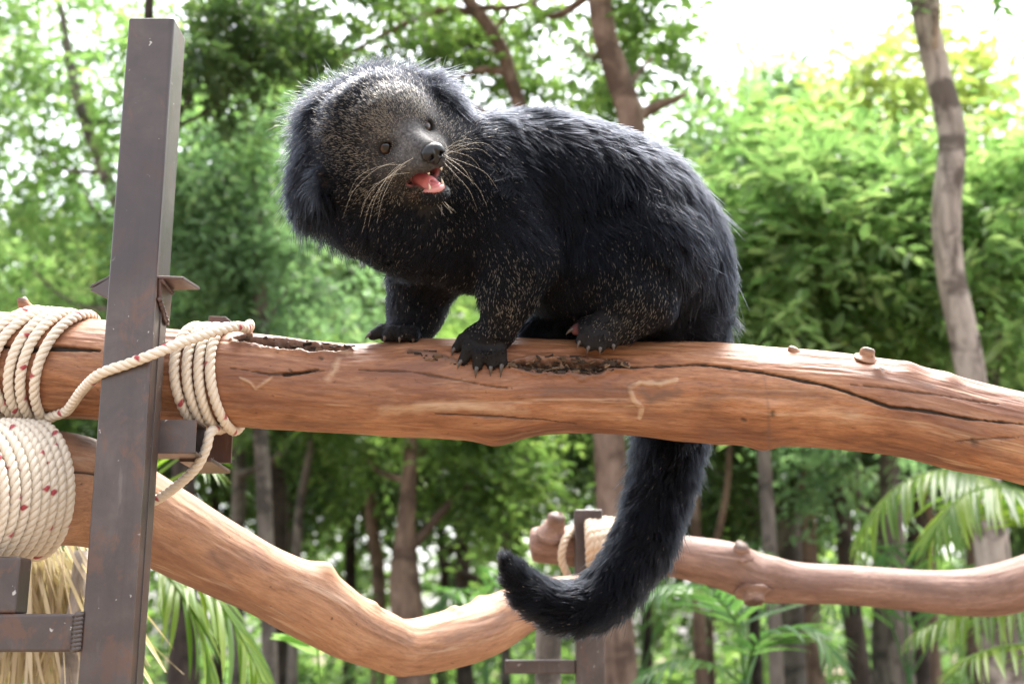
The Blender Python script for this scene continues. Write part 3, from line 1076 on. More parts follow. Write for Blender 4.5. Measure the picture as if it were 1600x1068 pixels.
# ears
EARS = []
for (r_, u_, f_, side) in ((86, 22, -66, 1), (-96, -24, -70, -1)):
    c = H(r_, u_, f_)
    out = norm(camdir(0.55, 0.75, 0.10)) if side > 0 else norm(camdir(-0.93, -0.15, 0.15))
    fw = norm(HF * 0.9 + camdir(0, 0, 0.6))
    fw = norm(fw - out * (fw @ out))
    sd_ = np.cross(out, fw)
    axm = np.stack([out, sd_, fw])
    F.ball(c, (.026, .021, .010), .008, axm)
    F.ball(c + fw * 0.009 + out * 0.002, (.017, .012, .008), .003, axm, True)
    EARS.append((c, out, sd_, fw))
# paws and toes
CLAWS = []


def paw(palm, pr, toes, r0, r1, claw=0.016):
    F.ball(P(*palm), pr, .018, CAMAX)
    for (u0, v0, d0), (u1, v1, d1), (cu, cv, cd) in toes:
        a, b = P(u0, v0, d0), P(u1, v1, d1)
        mid = (a + b) / 2 + camdir(0, 0.005, 0.005)
        F.chain([a, mid, b], [r0, r0 * 0.95, r1], .0045)
        CLAWS.append((b, P(cu, cv, cd)))


paw((757, 531, 1.946), (.036, .026, .024), [((735, 530, 1.945), (714, 543, 1.945), (706, 556, 1.940)), ((742, 540, 1.936), (724, 562, 1.928), (715, 577, 1.921)),
                                            ((754, 545, 1.932), (746, 571, 1.924), (743, 591, 1.918)), ((766, 545, 1.932), (768, 570, 1.924), (766, 588, 1.919)),
                                            ((776, 540, 1.934), (785, 566, 1.925), (782, 590, 1.919))], .0105, .0082)
paw((622, 521, 2.005), (.032, .017, .024), [((615, 520, 1.995), (584, 523, 1.985), (570, 530, 1.979)), ((622, 522, 1.985), (605, 524, 1.972), (600, 535, 1.968)),
                                            ((632, 523, 1.98), (626, 525, 1.970), (624, 536, 1.964)), ((642, 523, 1.98), (646, 526, 1.970), (646, 535, 1.966))], .0105, .0085)
paw((945, 513, 1.938), (.040, .024, .026), [((930, 512, 1.945), (900, 515, 1.955), (884, 523, 1.950)), ((925, 520, 1.935), (908, 532, 1.925), (902, 545, 1.917)),
                                            ((934, 523, 1.930), (922, 540, 1.918), (917, 553, 1.911)), ((946, 524, 1.928), (939, 541, 1.917), (937, 554, 1.910)),
                                            ((957, 521, 1.930), (957, 536, 1.920), (959, 549, 1.913))], .0112, .0088)
BV, BF = F.mesh(2)
bn = np.zeros_like(BV)
fn = np.cross(BV[BF[:, 2]] - BV[BF[:, 0]], BV[BF[:, 3]] - BV[BF[:, 1]])
for i in range(4):
    np.add.at(bn, BF[:, i], fn)
bn = norm(bn)
if (bn * (BV - BV.mean(0))).sum() < 0:
    BF = BF[:, ::-1]
    bn = -bn
toH = lambda p: ((p - HO) @ AX.T) * 1000.0
hv = toH(BV)
inm = np.exp(-(np.maximum(np.abs(hv[:, 0]) - 22, 0) / 5) ** 2) * np.clip((hv[:, 2] - 2) / 8, 0, 1)
# inside of the mouth: surface that faces into the gap
mid = H(0, -59, 40)
inward = np.einsum('ij,ij->i', bn, norm(mid - BV))
pink = np.clip((inward - 0.35) * 3, 0, 1) * inm * (np.abs(hv[:, 1] + 60) < 17) * (hv[:, 2] < 82)
rim = np.zeros(len(BV))
for ex, eu, ef in ((-35, 0, 6), (30, 6, 7)):
    rim = np.maximum(rim, np.clip(1.7 - np.linalg.norm((hv - np.array([ex, eu, ef + 3])) / np.array([14.5, 12.0, 15]), axis=1), 0, 1))
lip = np.exp(-((hv[:, 1] + 77) / 7) ** 2) * np.clip((hv[:, 2] - 5) / 15, 0, 1) * (np.abs(hv[:, 0]) < 30)
earin = np.zeros(len(BV))
for c, out, sd_, fw in EARS:
    q = BV - c
    earin = np.maximum(earin, np.clip(1.3 - np.linalg.norm(q, axis=1) / 0.022, 0, 1) * np.clip((bn @ fw) * 1.5, 0, 1))
snout = np.exp(-(np.linalg.norm(hv - np.array([0, -12, 28]), axis=1) / 54) ** 2)
padpix = P(900, 517, 1.95)
pad = np.clip(1.2 - np.linalg.norm(BV - padpix, axis=1) / 0.014, 0, 1)


def mat_skin():
    m = NT('dark_skin')
    n = m.noise(m.coord((1, 1, 1)), 160, 4, 0.6)
    c = m.mix(n, (0.006, 0.0055, 0.006), (0.012, 0.010, 0.010))
    c = m.mix(m.attr('snout'), c, m.ramp(m.noise(m.coord(), 230, 4, 0.7), [(0.3, (0.030, 0.028, 0.028)), (0.52, (0.095, 0.090, 0.090)), (0.7, (0.19, 0.183, 0.183))]))
    c = m.mix(m.attr('rim'), c, (0.004, 0.0035, 0.0035))
    c = m.mix(m.attr('lip'), c, (0.17, 0.088, 0.062))
    c = m.mix(m.attr('ear'), c, (0.085, 0.062, 0.050))
    c = m.mix(m.attr('pink'), c, (0.40, 0.14, 0.14))
    m.color(c)
    m.set(Roughness=0.75)
    m.b.inputs['Specular IOR Level'].default_value = 0.2
    m.bump(m.noise(m.coord((1, 1, 1)), 480, 3, 0.7), 0.35, 0.001)
    return m.m


an = thing('binturong', 'shaggy black long-tailed animal crouching on the thick log with its mouth open', 'animal', P(850, 530, 2.0))
body = mesh_obj('body', BV, BF, mat_skin(), an, True, {'pink': np.maximum(pink, pad * 0.35), 'lip': lip * 0.8, 'ear': earin, 'snout': snout, 'rim': rim})


def simple(name, c, rough=0.4, spec=0.5, sss=0.0, coat=0.0):
    m = NT(name)
    m.color(c)
    m.set(Roughness=rough)
    m.b.inputs['Specular IOR Level'].default_value = spec
    m.b.inputs['Coat Weight'].default_value = coat
    m.b.inputs['Coat Roughness'].default_value = 0.05
    if sss:
        m.b.inputs['Subsurface Weight'].default_value = sss
        m.b.inputs['Subsurface Radius'].default_value = (0.006, 0.002, 0.0015)
    return m.m


# eyes: eyeball with an iris, dark pupil and a wet surface
def eye_mat():
    m = NT('brown_eye')
    a = m.attr('iris')
    c = m.ramp(a, [(0.0, (0.003, 0.003, 0.003)), (0.34, (0.003, 0.003, 0.003)), (0.42, (0.028, 0.013, 0.008)), (0.60, (0.042, 0.021, 0.012)), (0.72, (0.02, 0.012, 0.01)), (0.85, (0.012, 0.01, 0.01))])
    m.color(c)
    m.set(Roughness=0.30)
    m.b.inputs['Specular IOR Level'].default_value = 0.1
    m.b.inputs['Coat Weight'].default_value = 0.7
    m.b.inputs['Coat Roughness'].default_value = 0.03
    return m.m


M_EYE = eye_mat()
uvs = [(a, b) for a in np.linspace(0, math.pi, 22) for b in np.linspace(0, 2 * math.pi, 32, endpoint=False)]
for sgn in (-1, 1):
    c = H(-34.6, 0, 3.0) if sgn < 0 else H(29.6, 6, 5.0)
    look = norm(HF * 0.6 + HR * 0.10 * sgn + camdir(0.12, 0.02, 0.75))
    ax1 = norm(np.cross(look, CU)); ax2 = np.cross(ax1, look)
    vv = np.array([c + 0.0138 * (math.cos(a) * look + math.sin(a) * (math.cos(b) * ax1 + math.sin(b) * ax2)) for a, b in uvs])
    ff_ = [(i * 32 + j, (i + 1) * 32 + j, (i + 1) * 32 + (j + 1) % 32, i * 32 + (j + 1) % 32) for i in range(21) for j in range(32)]
    mesh_obj('eye', vv, ff_, M_EYE, an, True, {'iris': np.array([min(1, a / 1.15) for a, b in uvs])})

# nose
G = Field(H(0, -22, 76) - 0.04, H(0, -22, 76) + 0.04, 0.0009)
G.ball(H(0, -17, 72), (.0165, .0100, .0105), .004, AX)
G.ball(H(-8, -23, 74), (.0098, .0095, .0095), .005, AX)
G.ball(H(8, -23, 74), (.0098, .0095, .0095), .005, AX)
G.ball(H(0, -30, 73), (.0065, .0090, .0070), .005, AX)
for sgn in (-1, 1):
    G.cone(H(6.5 * sgn, -25, 86), H(8 * sgn, -24, 74), .0036, .0028, .003, True)
    G.cone(H(8 * sgn, -25.5, 84), H(16 * sgn, -29, 74), .0020, .0015, .003, True)
G.cone(H(0, -13, 84.5), H(0, -38, 82.5), .0014, .0014, .003, True)
nv, nf = G.mesh(1)
nm = NT('wet_black_nose')
nm.color((0.005, 0.005, 0.006))
nm.set(Roughness=0.28)
nm.b.inputs['Specular IOR Level'].default_value = 0.3
nm.b.inputs['Coat Weight'].default_value = 0.15
nm.b.inputs['Coat Roughness'].default_value = 0.12
vo = nm.node('ShaderNodeTexVoronoi', Scale=900.0)
nm.link(nm.coord(), vo.inputs['Vector'])
nm.bump(vo.outputs['Distance'], 0.25, 0.0006)
mesh_obj('nose', nv, nf, nm.m, an)

# tongue, gum, teeth
T = Field(H(0, -68, 35) - 0.06, H(0, -68, 35) + 0.06, 0.0012)
T.cone(H(0, -64, 2), H(0, -67, 30), .0125, .0110, .01)
T.ball(H(0, -70, 41), (.0100, .0040, .0150), .008, AX)
T.cone(H(0, -62, 10), H(0, -65, 56), .0013, .0011, .004, True)
tv, tf = T.mesh(1)
M_TONGUE = simple('wet_pink_tongue', (0.50, 0.175, 0.185), 0.3, 0.5, 0.3, 0.3)
mesh_obj('tongue', tv, tf, M_TONGUE, an)
G2 = Field(H(0, -72, 40) - 0.06, H(0, -72, 40) + 0.06, 0.0012)
arc = [H(12.5 * math.sin(a), -76.5 + 1.0 * math.cos(a), 12 + 42.5 * math.cos(a) ** 0.6) for a in np.linspace(-1.35, 1.35, 15)]
for a, b in zip(arc[:-1], arc[1:]):
    G2.cone(a, b, .0040, .0040, .003)
gv, gf = G2.mesh(1)
mesh_obj('gum', gv, gf, simple('pink_gum', (0.52, 0.22, 0.21), 0.42, 0.5, 0.3, 0.3), an)
M_TOOTH = simple('ivory_tooth', (0.62, 0.55, 0.42), 0.25, 0.5, 0.1, 0.4)


def horn(name, a, b, r, bend, mat, parent, n=7):
    a, b = np.asarray(a), np.asarray(b)
    t_ = np.linspace(0, 1, n)[:, None]
    c = a + (b - a) * t_ + np.asarray(bend) * (4 * t_ * (1 - t_))
    rr = r * (1 - np.linspace(0, 1, n) ** 1.4) + r * 0.06
    v, f = tube(c, rr, 10, up=(0.3, 0.4, 0.86))
    return mesh_obj(name, v, f, mat, parent)


for r_, u_, f_, L, rad in ((-9.5, -75, 46, 12, 2.5), (10.5, -75, 48, 12, 2.5)):
    horn('canine_tooth', H(r_, u_, f_), H(r_ * 1.05, u_ + L, f_ + 3), rad * mm, HF * 0.0012, M_TOOTH, an)
for r_, u_, f_, L, rad in ((-10, -43, 60, -7, 2.0), (10, -43, 62, -9, 2.2)):
    horn('canine_tooth', H(r_, u_ - 4, f_), H(r_ * 1.02, u_ + L, f_ - 2), rad * mm, HF * 0.001, M_TOOTH, an)
for k in range(6):
    r_ = -6 + 2.4 * k
    horn('incisor_tooth', H(r_, -75, 53 - 0.10 * r_ * r_), H(r_, -71.5, 53.5 - 0.10 * r_ * r_), 1.0 * mm, HF * 0, M_TOOTH, an, 5)
cm = NT('horn_claw')
cm.color(cm.mix(cm.noise(cm.coord(), 120, 3), (0.012, 0.009, 0.008), (0.085, 0.058, 0.042)))
cm.set(Roughness=0.28)
for a, b in CLAWS:
    d = norm(b - a)
    up = norm(CU - d * (CU @ d) + camdir(0, 0, 0.5))
    horn('claw', a - d * 0.003, b, 0.0046, up * 0.0038, cm.m, an, 9)

# ------------------------------------------------------------------ fur: strands grown from the body, combed by hand-set guides
GUIDES = []          # position, direction, length, light-tip share, lift, thickness


def guide(u, v, d, dx, dy, dz, L, griz, lift=0.35, soft=1.0):
    GUIDES.append((P(u, v, d), norm(camdir(dx, -dy, dz)), L * mm, griz, lift, soft))


# back and flank
for u, v, d, dx, dy, dz, L in ((760, 205, 2.0, .75, .40, .2, 40), (820, 190, 2.02, .80, .35, .2, 40), (900, 195, 2.03, .8, .5, .2, 42), (960, 225, 2.03, .75, .65, .1, 45), (1030, 285, 2.04, .6, .85, .1, 46),
                               (1090, 370, 2.05, .40, 1, .0, 46), (1110, 460, 2.06, .22, 1, 0, 50), (800, 260, 1.93, .62, .75, .2, 45), (870, 290, 1.93, .6, .8, .1, 46), (940, 330, 1.93, .55, .9, .1, 46),
                               (1020, 380, 1.94, .4, 1, .1, 44), (1060, 450, 1.96, .2, 1, .1, 44), (880, 380, 1.94, .35, 1, .1, 42), (900, 450, 1.95, .1, 1, .1, 34), (760, 330, 1.92, .5, .9, .1, 40),
                               (1120, 520, 2.06, .12, 1, 0, 42), (1060, 520, 2.02, .05, 1, 0, 40), (860, 480, 2.0, .0, 1, 0, 30), (960, 300, 2.12, .6, .8, -.2, 45), (820, 300, 2.12, .6, .8, -.2, 45), (1040, 420, 2.14, .3, 1, -.2, 45)):
    guide(u, v, d, dx, dy, dz, L, 0.03, 0.30)
for u, v, d in ((1125, 470, 2.06), (1110, 500, 2.1), (1085, 500, 2.02), (1060, 490, 2.0)):
    guide(u, v, d, .1, 1, 0, 62, .02, .35)
# shoulder and front leg
guide(815, 350, 1.90, .45, 1, .1, 32, 0.05)
guide(835, 400, 1.90, .35, 1, .1, 26, 0.28, .3)
guide(800, 420, 1.88, .0, 1, .2, 19, 0.42, .3)
guide(790, 465, 1.89, -.1, 1, .2, 15, 0.42, .3)
guide(775, 505, 1.91, -.15, 1, .2, 9, 0.20, .25)
guide(765, 535, 1.92, -.1, 1, .2, 6, 0.04, .2)
guide(745, 565, 1.92, -.1, 1, .1, 4, 0.0, .2)
guide(780, 562, 1.92, .05, 1, .1, 4, 0.0, .2)
guide(720, 550, 1.93, -.4, 1, .1, 4, 0.0, .2)
guide(700, 430, 1.95, -.1, 1, .1, 26, 0.05)
guide(660, 460, 2.0, -.05, 1, .1, 20, 0.08, .3)
guide(640, 500, 2.0, -.1, 1, .1, 13, 0.06, .25)
guide(600, 522, 1.99, -.8, .5, .1, 5, 0.0, .2)
guide(626, 524, 1.98, -.3, 1, .1, 5, 0.0, .2)
# hind leg
guide(960, 385, 1.88, .15, 1, .1, 30, 0.15, .3)
guide(985, 420, 1.87, .0, 1, .2, 20, 0.48, .33)
guide(1000, 460, 1.88, -.1, 1, .2, 18, 0.42, .33)
guide(990, 490, 1.89, -.4, .8, .2, 11, 0.30, .3)
guide(972, 508, 1.91, -.5, .8, .2, 6, 0.2, .25)
guide(1010, 500, 1.93, .2, 1, .1, 14, 0.1, .3)
guide(945, 512, 1.93, -.6, .7, .2, 6, 0.12, .2)
guide(920, 535, 1.93, -.4, 1, .1, 3.5, 0, .2)
guide(945, 538, 1.93, -.1, 1, .1, 3.5, 0, .2)
guide(897, 519, 1.96, -1, .2, .1, 2.5, 0, .2)
guide(930, 450, 1.90, -.1, 1, .1, 26, 0.20, .3)
# throat, chest, ruff
for u, v, d, dx, dy, L, g in ((640, 345, 1.88, .0, 1, 26, .12), (690, 335, 1.90, .25, 1, 24, .32), (600, 350, 1.88, -.1, 1, 30, .14), (735, 300, 1.90, .55, .9, 24, .35), (745, 260, 1.92, .8, .6, 24, .22), (560, 350, 1.90, -.15, 1, 40, .20), (520, 350, 1.93, -.2, 1, 46, .15), (690, 390, 1.92, .05, 1, 30, .03), (640, 400, 1.93, -.1, 1, 40, .04)):
    guide(u, v, d, dx, dy, .2, L, g, 0.32)
# mane at the back of the head
for u, v, d, dx, dy, L, g, l in ((480, 300, 1.95, -.35, 1, 42, .06, .4), (462, 260, 1.97, -.5, .9, 40, .05, .4), (480, 215, 1.95, -.7, .7, 42, .12, .5), (495, 175, 1.96, -.85, .1, 44, .35, .6), (525, 135, 1.97, -.6, -.7, 36, .45, .65), (570, 108, 1.95, -.2, -.9, 34, .42, .65),
                                 (620, 105, 1.95, .25, -.9, 34, .35, .6), (665, 112, 1.96, .7, -.5, 36, .2, .5), (700, 135, 1.97, .95, .05, 44, .06, .4), (560, 200, 2.05, -.6, .2, 44, .1, .4), (640, 170, 2.04, .4, -.2, 44, .05, .4), (600, 120, 2.0, .0, -1, 44, .1, .5)):
    guide(u, v, d, dx, dy, .05, L * 1.28, min(1.0, g * 1.9), l + .1)
# face: away from the nose
for (r_, u_, f_, L, g, li) in ((0, -8, 50, 2.2, 0, .2), (12, -30, 60, 2.2, 0, .2), (-12, -30, 60, 2.2, 0, .2), (0, 8, 25, 2.5, .06, .15), (0, 30, 8, 5.5, .45, .25), (0, 60, -20, 10, .75, .34), (0, 80, -55, 24, .8, .6), (-35, 76, -62, 26, .8, .6), (35, 74, -62, 24, .7, .55), (36, 14, 2, 3, .12, .15), (-36, 14, 2, 3, .12, .15),
                              (30, -18, 18, 3.6, .08, .22), (-30, -18, 18, 3.6, .08, .22), (-55, -10, -8, 7, .50, .25), (55, -10, -8, 7, .50, .25), (-58, -45, -15, 9, .48, .28), (58, -45, -15, 9, .48, .28), (-40, -40, 5, 5, .30, .2), (40, -40, 5, 5, .3, .2),
                              (-80, 0, -45, 20, .65, .5), (80, 0, -45, 17, .5, .42), (-50, 45, -20, 9, .6, .3), (50, 45, -20, 9, .6, .3), (-70, 42, -55, 25, .75, .58), (68, 50, -55, 20, .65, .5), (-75, -50, -45, 14, .4, .3), (75, -50, -45, 13, .45, .35), (0, -92, 20, 7, .08, .25), (0, -94, 45, 8, .05, .3), (-22, -75, 10, 6, .2, .25), (22, -75, 10, 6, .2, .25)):
    p = H(r_, u_, f_)
    GUIDES.append((p, norm(p - H(0, -26, 95)), L * mm, g, li, 1.0))
for r_, u_ in ((-30, 22), (24, 22)):
    GUIDES.append((H(r_, u_, 6), norm(H(r_, u_, 6) - H(0, -20, 95)), 0.006, 0.9, .3, 1))
# ears: tufts
for c, out, sd_, fw in EARS:
    right = out @ CX > 0
    GUIDES.append((c + out * 0.03, norm(out * 0.15 + (camdir(0.95, -0.22, 0.1) if right else camdir(-.45, -0.85, 0.1))), 0.046, 0.02, 0.4, 1))
    GUIDES.append((c - fw * 0.012, norm((camdir(0.95, -0.15, 0) if right else camdir(-.3, -0.85, 0.1))), 0.042, 0.02, 0.4, 1))
    GUIDES.append((c + fw * 0.012 - out * 0.012, norm(out + fw * 0.5), 0.020, 0.1, 0.5, 1))
    GUIDES.append((c + fw * 0.012 + sd_ * 0.014, norm(out + fw * 0.3), 0.026, 0.05, 0.5, 1))
    GUIDES.append((c + fw * 0.012 - sd_ * 0.014, norm(out + fw * 0.3), 0.026, 0.05, 0.5, 1))
# tail: along it, lifting off a little
for i in range(3, len(TAILQ)):
    d = norm(TAILQ[min(i + 1, len(TAILQ) - 1), :3] - TAILQ[i - 1, :3])
    Lt = np.interp(i / (len(TAILQ) - 1), [0, 0.3, 0.7, 0.9, 1], [44, 42, 38, 28, 13])
    for o in (CX, -CX, CF, -CF, CU, -CU):
        GUIDES.append((TAILQ[i, :3] + o * TAILQ[i, 3], norm(d + np.array([0, 0, -0.25])), Lt * mm, 0.02, 0.55, 1))

GP = np.array([g[0] for g in GUIDES]); GD = np.array([g[1] for g in GUIDES])
GS = np.array([(g[2], g[3], g[4], g[5]) for g in GUIDES])

tri = np.concatenate([BF[:, [0, 1, 2]], BF[:, [0, 2, 3]]])
ar = 0.5 * np.linalg.norm(np.cross(BV[tri[:, 1]] - BV[tri[:, 0]], BV[tri[:, 2]] - BV[tri[:, 0]]), axis=1)
cen = BV[tri].mean(1)
hc = toH(cen)
# denser short hair on the head and legs
dens = np.ones(len(tri))
headz = (np.linalg.norm(hc - np.array([0, 0, -30]), axis=1) < 105) & (hc[:, 2] > -70)
dens[headz] = 3.4
dens[(hc[:, 2] > -15) & (np.abs(hc[:, 0]) < 50) & (np.abs(hc[:, 1] + 20) < 80)] = 14.0
pu, pv, pd = project(cen)
dens[(pv > 495) & (pv < 600) & (pd < 2.03)] = 4.0
pinkf = np.maximum.reduce([pink[tri[:, k]] for k in range(3)])
earf = np.maximum.reduce([earin[tri[:, k]] for k in range(3)])
dens *= (pinkf < 0.25) * (1 - 0.8 * np.clip(earf * 1.5, 0, 1))
dens[np.linalg.norm(hc - np.array([0, -22, 76]), axis=1) < 20] = 0
for sgn in (-1, 1):
    dens[(np.hypot((hc[:, 0] - (35 if sgn < 0 else 30) * sgn) / 14.5, (hc[:, 1] - (0 if sgn < 0 else 6)) / 10.5) < 1.0) & (hc[:, 2] > -12) & (hc[:, 2] < 18)] = 0
NH = 330000
w = ar * dens
pick = RNG.choice(len(tri), NH, p=w / w.sum())
uu, vv_ = RNG.random(NH), RNG.random(NH)
fl = uu + vv_ > 1
uu[fl], vv_[fl] = 1 - uu[fl], 1 - vv_[fl]
tp = tri[pick]
root = BV[tp[:, 0]] * (1 - uu - vv_)[:, None] + BV[tp[:, 1]] * uu[:, None] + BV[tp[:, 2]] * vv_[:, None]
nrm = norm(bn[tp[:, 0]] * (1 - uu - vv_)[:, None] + bn[tp[:, 1]] * uu[:, None] + bn[tp[:, 2]] * vv_[:, None])
gd = np.zeros((NH, 3)); gs = np.zeros((NH, 4))
for a in range(0, NH, 20000):
    r_ = root[a:a + 20000]
    d2 = ((r_[:, None] - GP[None]) ** 2).sum(-1)
    wt = 1 / (d2 + 0.00002) ** 2.2
    wt /= wt.sum(1, keepdims=True)
    gd[a:a + 20000] = wt @ GD
    gs[a:a + 20000] = wt @ GS
gd = norm(gd)
L, griz, lift = gs[:, 0], gs[:, 1], gs[:, 2]
rl = toH(root)
thin = np.ones(NH)
# clumps
NCL = 8500
cl = RNG.choice(NH, NCL, replace=False)
kd = kdtree.KDTree(NCL)
for i, k in enumerate(cl):
    kd.insert(root[k], i)
kd.balance()
own = np.array([kd.find(p)[1] for p in root.tolist()])
long_ = np.clip((L - 0.012) / 0.02, 0, 1)
cj = RNG.normal(0, 1, (NCL, 3))
jit = RNG.normal(0, 1, (NH, 3))
wave = np.stack([vnoise(root * 22 + 3), vnoise(root * 22 + 40), vnoise(root * 22 + 80)], 1)
manez0 = np.clip((150 - np.linalg.norm(toH(root) - np.array([-10, 10, -90]), axis=1)) / 40, 0, 1)
d0 = gd + (0.22 * manez0 * long_)[:, None] * jit + (0.30 * long_)[:, None] * cj[own] * 0.55 + wave * (0.62 * long_)[:, None] + jit * (0.16 - 0.04 * long_)[:, None]
d0 = norm(d0)
tan = norm(d0 - nrm * np.einsum('ij,ij->i', d0, nrm)[:, None])
lf = np.clip(lift + 0.13 * RNG.normal(0, 1, NH), 0.08, 0.9)
st = norm(nrm * lf[:, None] * 1.25 + tan)
K = 7
Lr = L * (0.65 + 0.5 * RNG.random(NH)) * (1 + 0.25 * vnoise(root * 30 + 9) * long_)
stray = RNG.random(NH) < 0.03 + 0.10 * manez0
Lr[stray & (L > 0.008)] *= 1.42
tailz = (project(root)[1] > 560)
pts = np.zeros((NH, K, 3))
pts[:, 0] = root - nrm * 0.001
cur = st.copy()
for k in range(1, K):
    pts[:, k] = pts[:, k - 1] + cur * (Lr / (K - 1))[:, None]
    tgt = tan + nrm * (lf * np.where(tailz, 0.9, 0.35 + 0.35 * manez0))[:, None] + np.array([0, 0, -0.18]) * long_[:, None] + jit * 0.10
    cur = norm(cur + 0.36 * tgt + wave * 0.10)
# pull the tips of a clump together
guide_pts = pts[cl]
tt = (np.linspace(0, 1, K) ** 1.3)[None, :, None]
off = guide_pts[own] - guide_pts[own][:, :1] + root[:, None] + (root[cl][own] - root)[:, None] * tt * 0.75
manez = np.clip((150 - np.linalg.norm(rl - np.array([-10, 10, -90]), axis=1)) / 40, 0, 1)
cs = (0.52 * (1 - 0.65 * manez) * long_ * (RNG.random(NH) ** 0.5))[:, None, None] * tt
cs[stray] *= 0.1
pts = pts * (1 - cs) + off * cs
# keep strands outside the log they sit on: lift any point that dips into it
i_near = np.clip(np.searchsorted(main.c[:, 0], pts[..., 0].ravel()), 0, main.ns - 1)
rel = pts.reshape(-1, 3) - main.c[i_near]
rel -= main.t[i_near] * np.einsum('ij,ij->i', rel, main.t[i_near])[:, None]
dl = np.linalg.norm(rel, axis=1)
need = np.clip(main.r[i_near] + 0.001 - dl, 0, 0.03)
pts = (pts.reshape(-1, 3) + norm(rel) * need[:, None]).reshape(NH, K, 3)
headz_h = np.linalg.norm(rl - np.array([0, 0, -40]), axis=1) < 100
tipc = (RNG.random(NH) < griz * np.where(headz_h, 0.50, np.where(np.linalg.norm(rl - np.array([0, 0, -60]), axis=1) < 150, 0.42, 0.48))).astype(np.float32) * (0.55 + 0.45 * RNG.random(NH))
facew = np.exp(-(np.linalg.norm(rl - np.array([0, -8, 26]), axis=1) / 50) ** 2)
base_r = np.where(L < 0.007, 0.00024, np.where(L < 0.02, 0.00030, 0.00031)) * (0.75 + 0.5 * RNG.random(NH))
base_r = np.where((tipc > 0) & (L < 0.03), np.maximum(base_r, 0.00034) * 1.15, base_r)
prof = np.array([0.9, 1.0, 1.0, 0.97, 0.90, 0.75, 0.25])
rad = base_r[:, None] * prof


def hair_mat():
    m = NT('black_fur')
    hb = m.node('ShaderNodeBsdfHairPrincipled')
    hb.parametrization = 'COLOR'
    it = m.node('ShaderNodeHairInfo').outputs['Intercept']
    cb = m.mix(m.attr('brown'), (0.0065, 0.0073, 0.0102), (0.22, 0.212, 0.210))  # blue tint of the black paints in some sky sheen
    cb = m.mix(m.attr('tone'), cb, (0.023, 0.028, 0.042))  # lighter bluish strands carry the painted sheen further
    rise = m.node('ShaderNodeMath', operation='MULTIPLY', use_clamp=True)
    m.link(m.math('SUBTRACT', it, m.attr('tstart')), rise.inputs[0])
    rise.inputs[1].default_value = 9.0
    ti = m.math('MULTIPLY', rise.outputs[0], m.attr('tipc'))
    c = m.mix(ti, cb, (0.56, 0.48, 0.36))
    m.link(c, hb.inputs['Color'])
    hb.inputs['Roughness'].default_value = 0.42
    hb.inputs['Radial Roughness'].default_value = 0.45
    hb.inputs['Coat'].default_value = 0.0
    hb.inputs['IOR'].default_value = 1.24
    df = m.node('ShaderNodeBsdfDiffuse')
    m.link(m.mix(0.35, c, (0.0, 0.0, 0.0)), df.inputs['Color'])
    mx = m.node('ShaderNodeMixShader')
    mx.inputs[0].default_value = 0.45
    m.link(hb.outputs[0], mx.inputs[1])
    m.link(df.outputs[0], mx.inputs[2])
    m.link(mx.outputs[0], m.out.inputs['Surface'])
    return m.m


def curves_obj(name, pts, rad, mat, parent, cattr=None):
    hc_ = bpy.data.hair_curves.new(name)
    n, k, _ = pts.shape
    hc_.add_curves([k] * n)
    hc_.attributes['position'].data.foreach_set('vector', pts.astype(np.float32).ravel())
    ra = hc_.attributes.get('radius') or hc_.attributes.new('radius', 'FLOAT', 'POINT')
    ra.data.foreach_set('value', np.asarray(rad, np.float32).ravel())
    for key, a in (cattr or {}).items():
        at = hc_.attributes.new(key, 'FLOAT', 'CURVE')
        at.data.foreach_set('value', np.asarray(a, np.float32))
    hc_.materials.append(mat)
    o = bpy.data.objects.new(name, hc_)
    return link(o, parent)


curves_obj('fur', pts, rad, hair_mat(), an, {'tstart': np.clip(1 - (0.0040 + 0.0030 * RNG.random(NH)) / Lr, 0.40, 0.86), 'tipc': tipc, 'brown': facew * (0.15 + 1.1 * RNG.random(NH) ** 1.5), 'tone': (RNG.random(NH) ** 3) * 0.9 * long_})

# whiskers
wk, wr = [], []
rng = np.random.default_rng(3)
tt_ = np.linspace(0, 1, 12)[:, None]


def whisker(a, px):
    a = np.asarray(a)
    q = np.vstack([a[None]] + [P(u, v, d)[None] for u, v, d in px])
    c, _ = spline(q, 12)
    wk.append(c)
    wr.append(0.00017 * np.linspace(1, 0.28, 12))


for k in range(8):                     # picture left: sweep out and down
    r_, u_, f_ = -24, -20 - rng.random() * 24, 22 + rng.random() * 34
    r_ = -27 + 0.22 * (f_ - 22)
    a = H(r_, u_, f_)
    u0, v0, d0 = project(a)
    L_ = 0.6 + 0.6 * rng.random()
    ang = math.radians(128 + 52 * rng.random())
    dx, dy = math.cos(ang) * 85 * L_, math.sin(ang) * 85 * L_
    whisker(a, [(u0 + dx * 0.5, v0 + dy * 0.42, 1.80), (u0 + dx * 0.92, v0 + dy * 0.95 + 14 * L_, 1.80), (u0 + dx * 1.12, v0 + dy * 1.3 + 42 * L_, 1.81)])
for k in range(11):                     # picture right: a fan
    r_, u_, f_ = 13 + rng.random() * 7, -20 - rng.random() * 14, 54 + rng.random() * 12
    a = H(r_, u_, f_)
    u0, v0, d0 = project(a)
    L_ = 0.5 + 0.7 * rng.random()
    ang = math.radians(-38 + 85 * rng.random())
    dx, dy = math.cos(ang) * 72 * L_, math.sin(ang) * 72 * L_
    whisker(a, [(u0 + dx * 0.5, v0 + dy * 0.6 - 2, 1.79), (u0 + dx * 0.95, v0 + dy * 1.0 + 4 * L_, 1.80), (u0 + dx * 1.22, v0 + dy * 1.3 + 22 * L_, 1.82)])
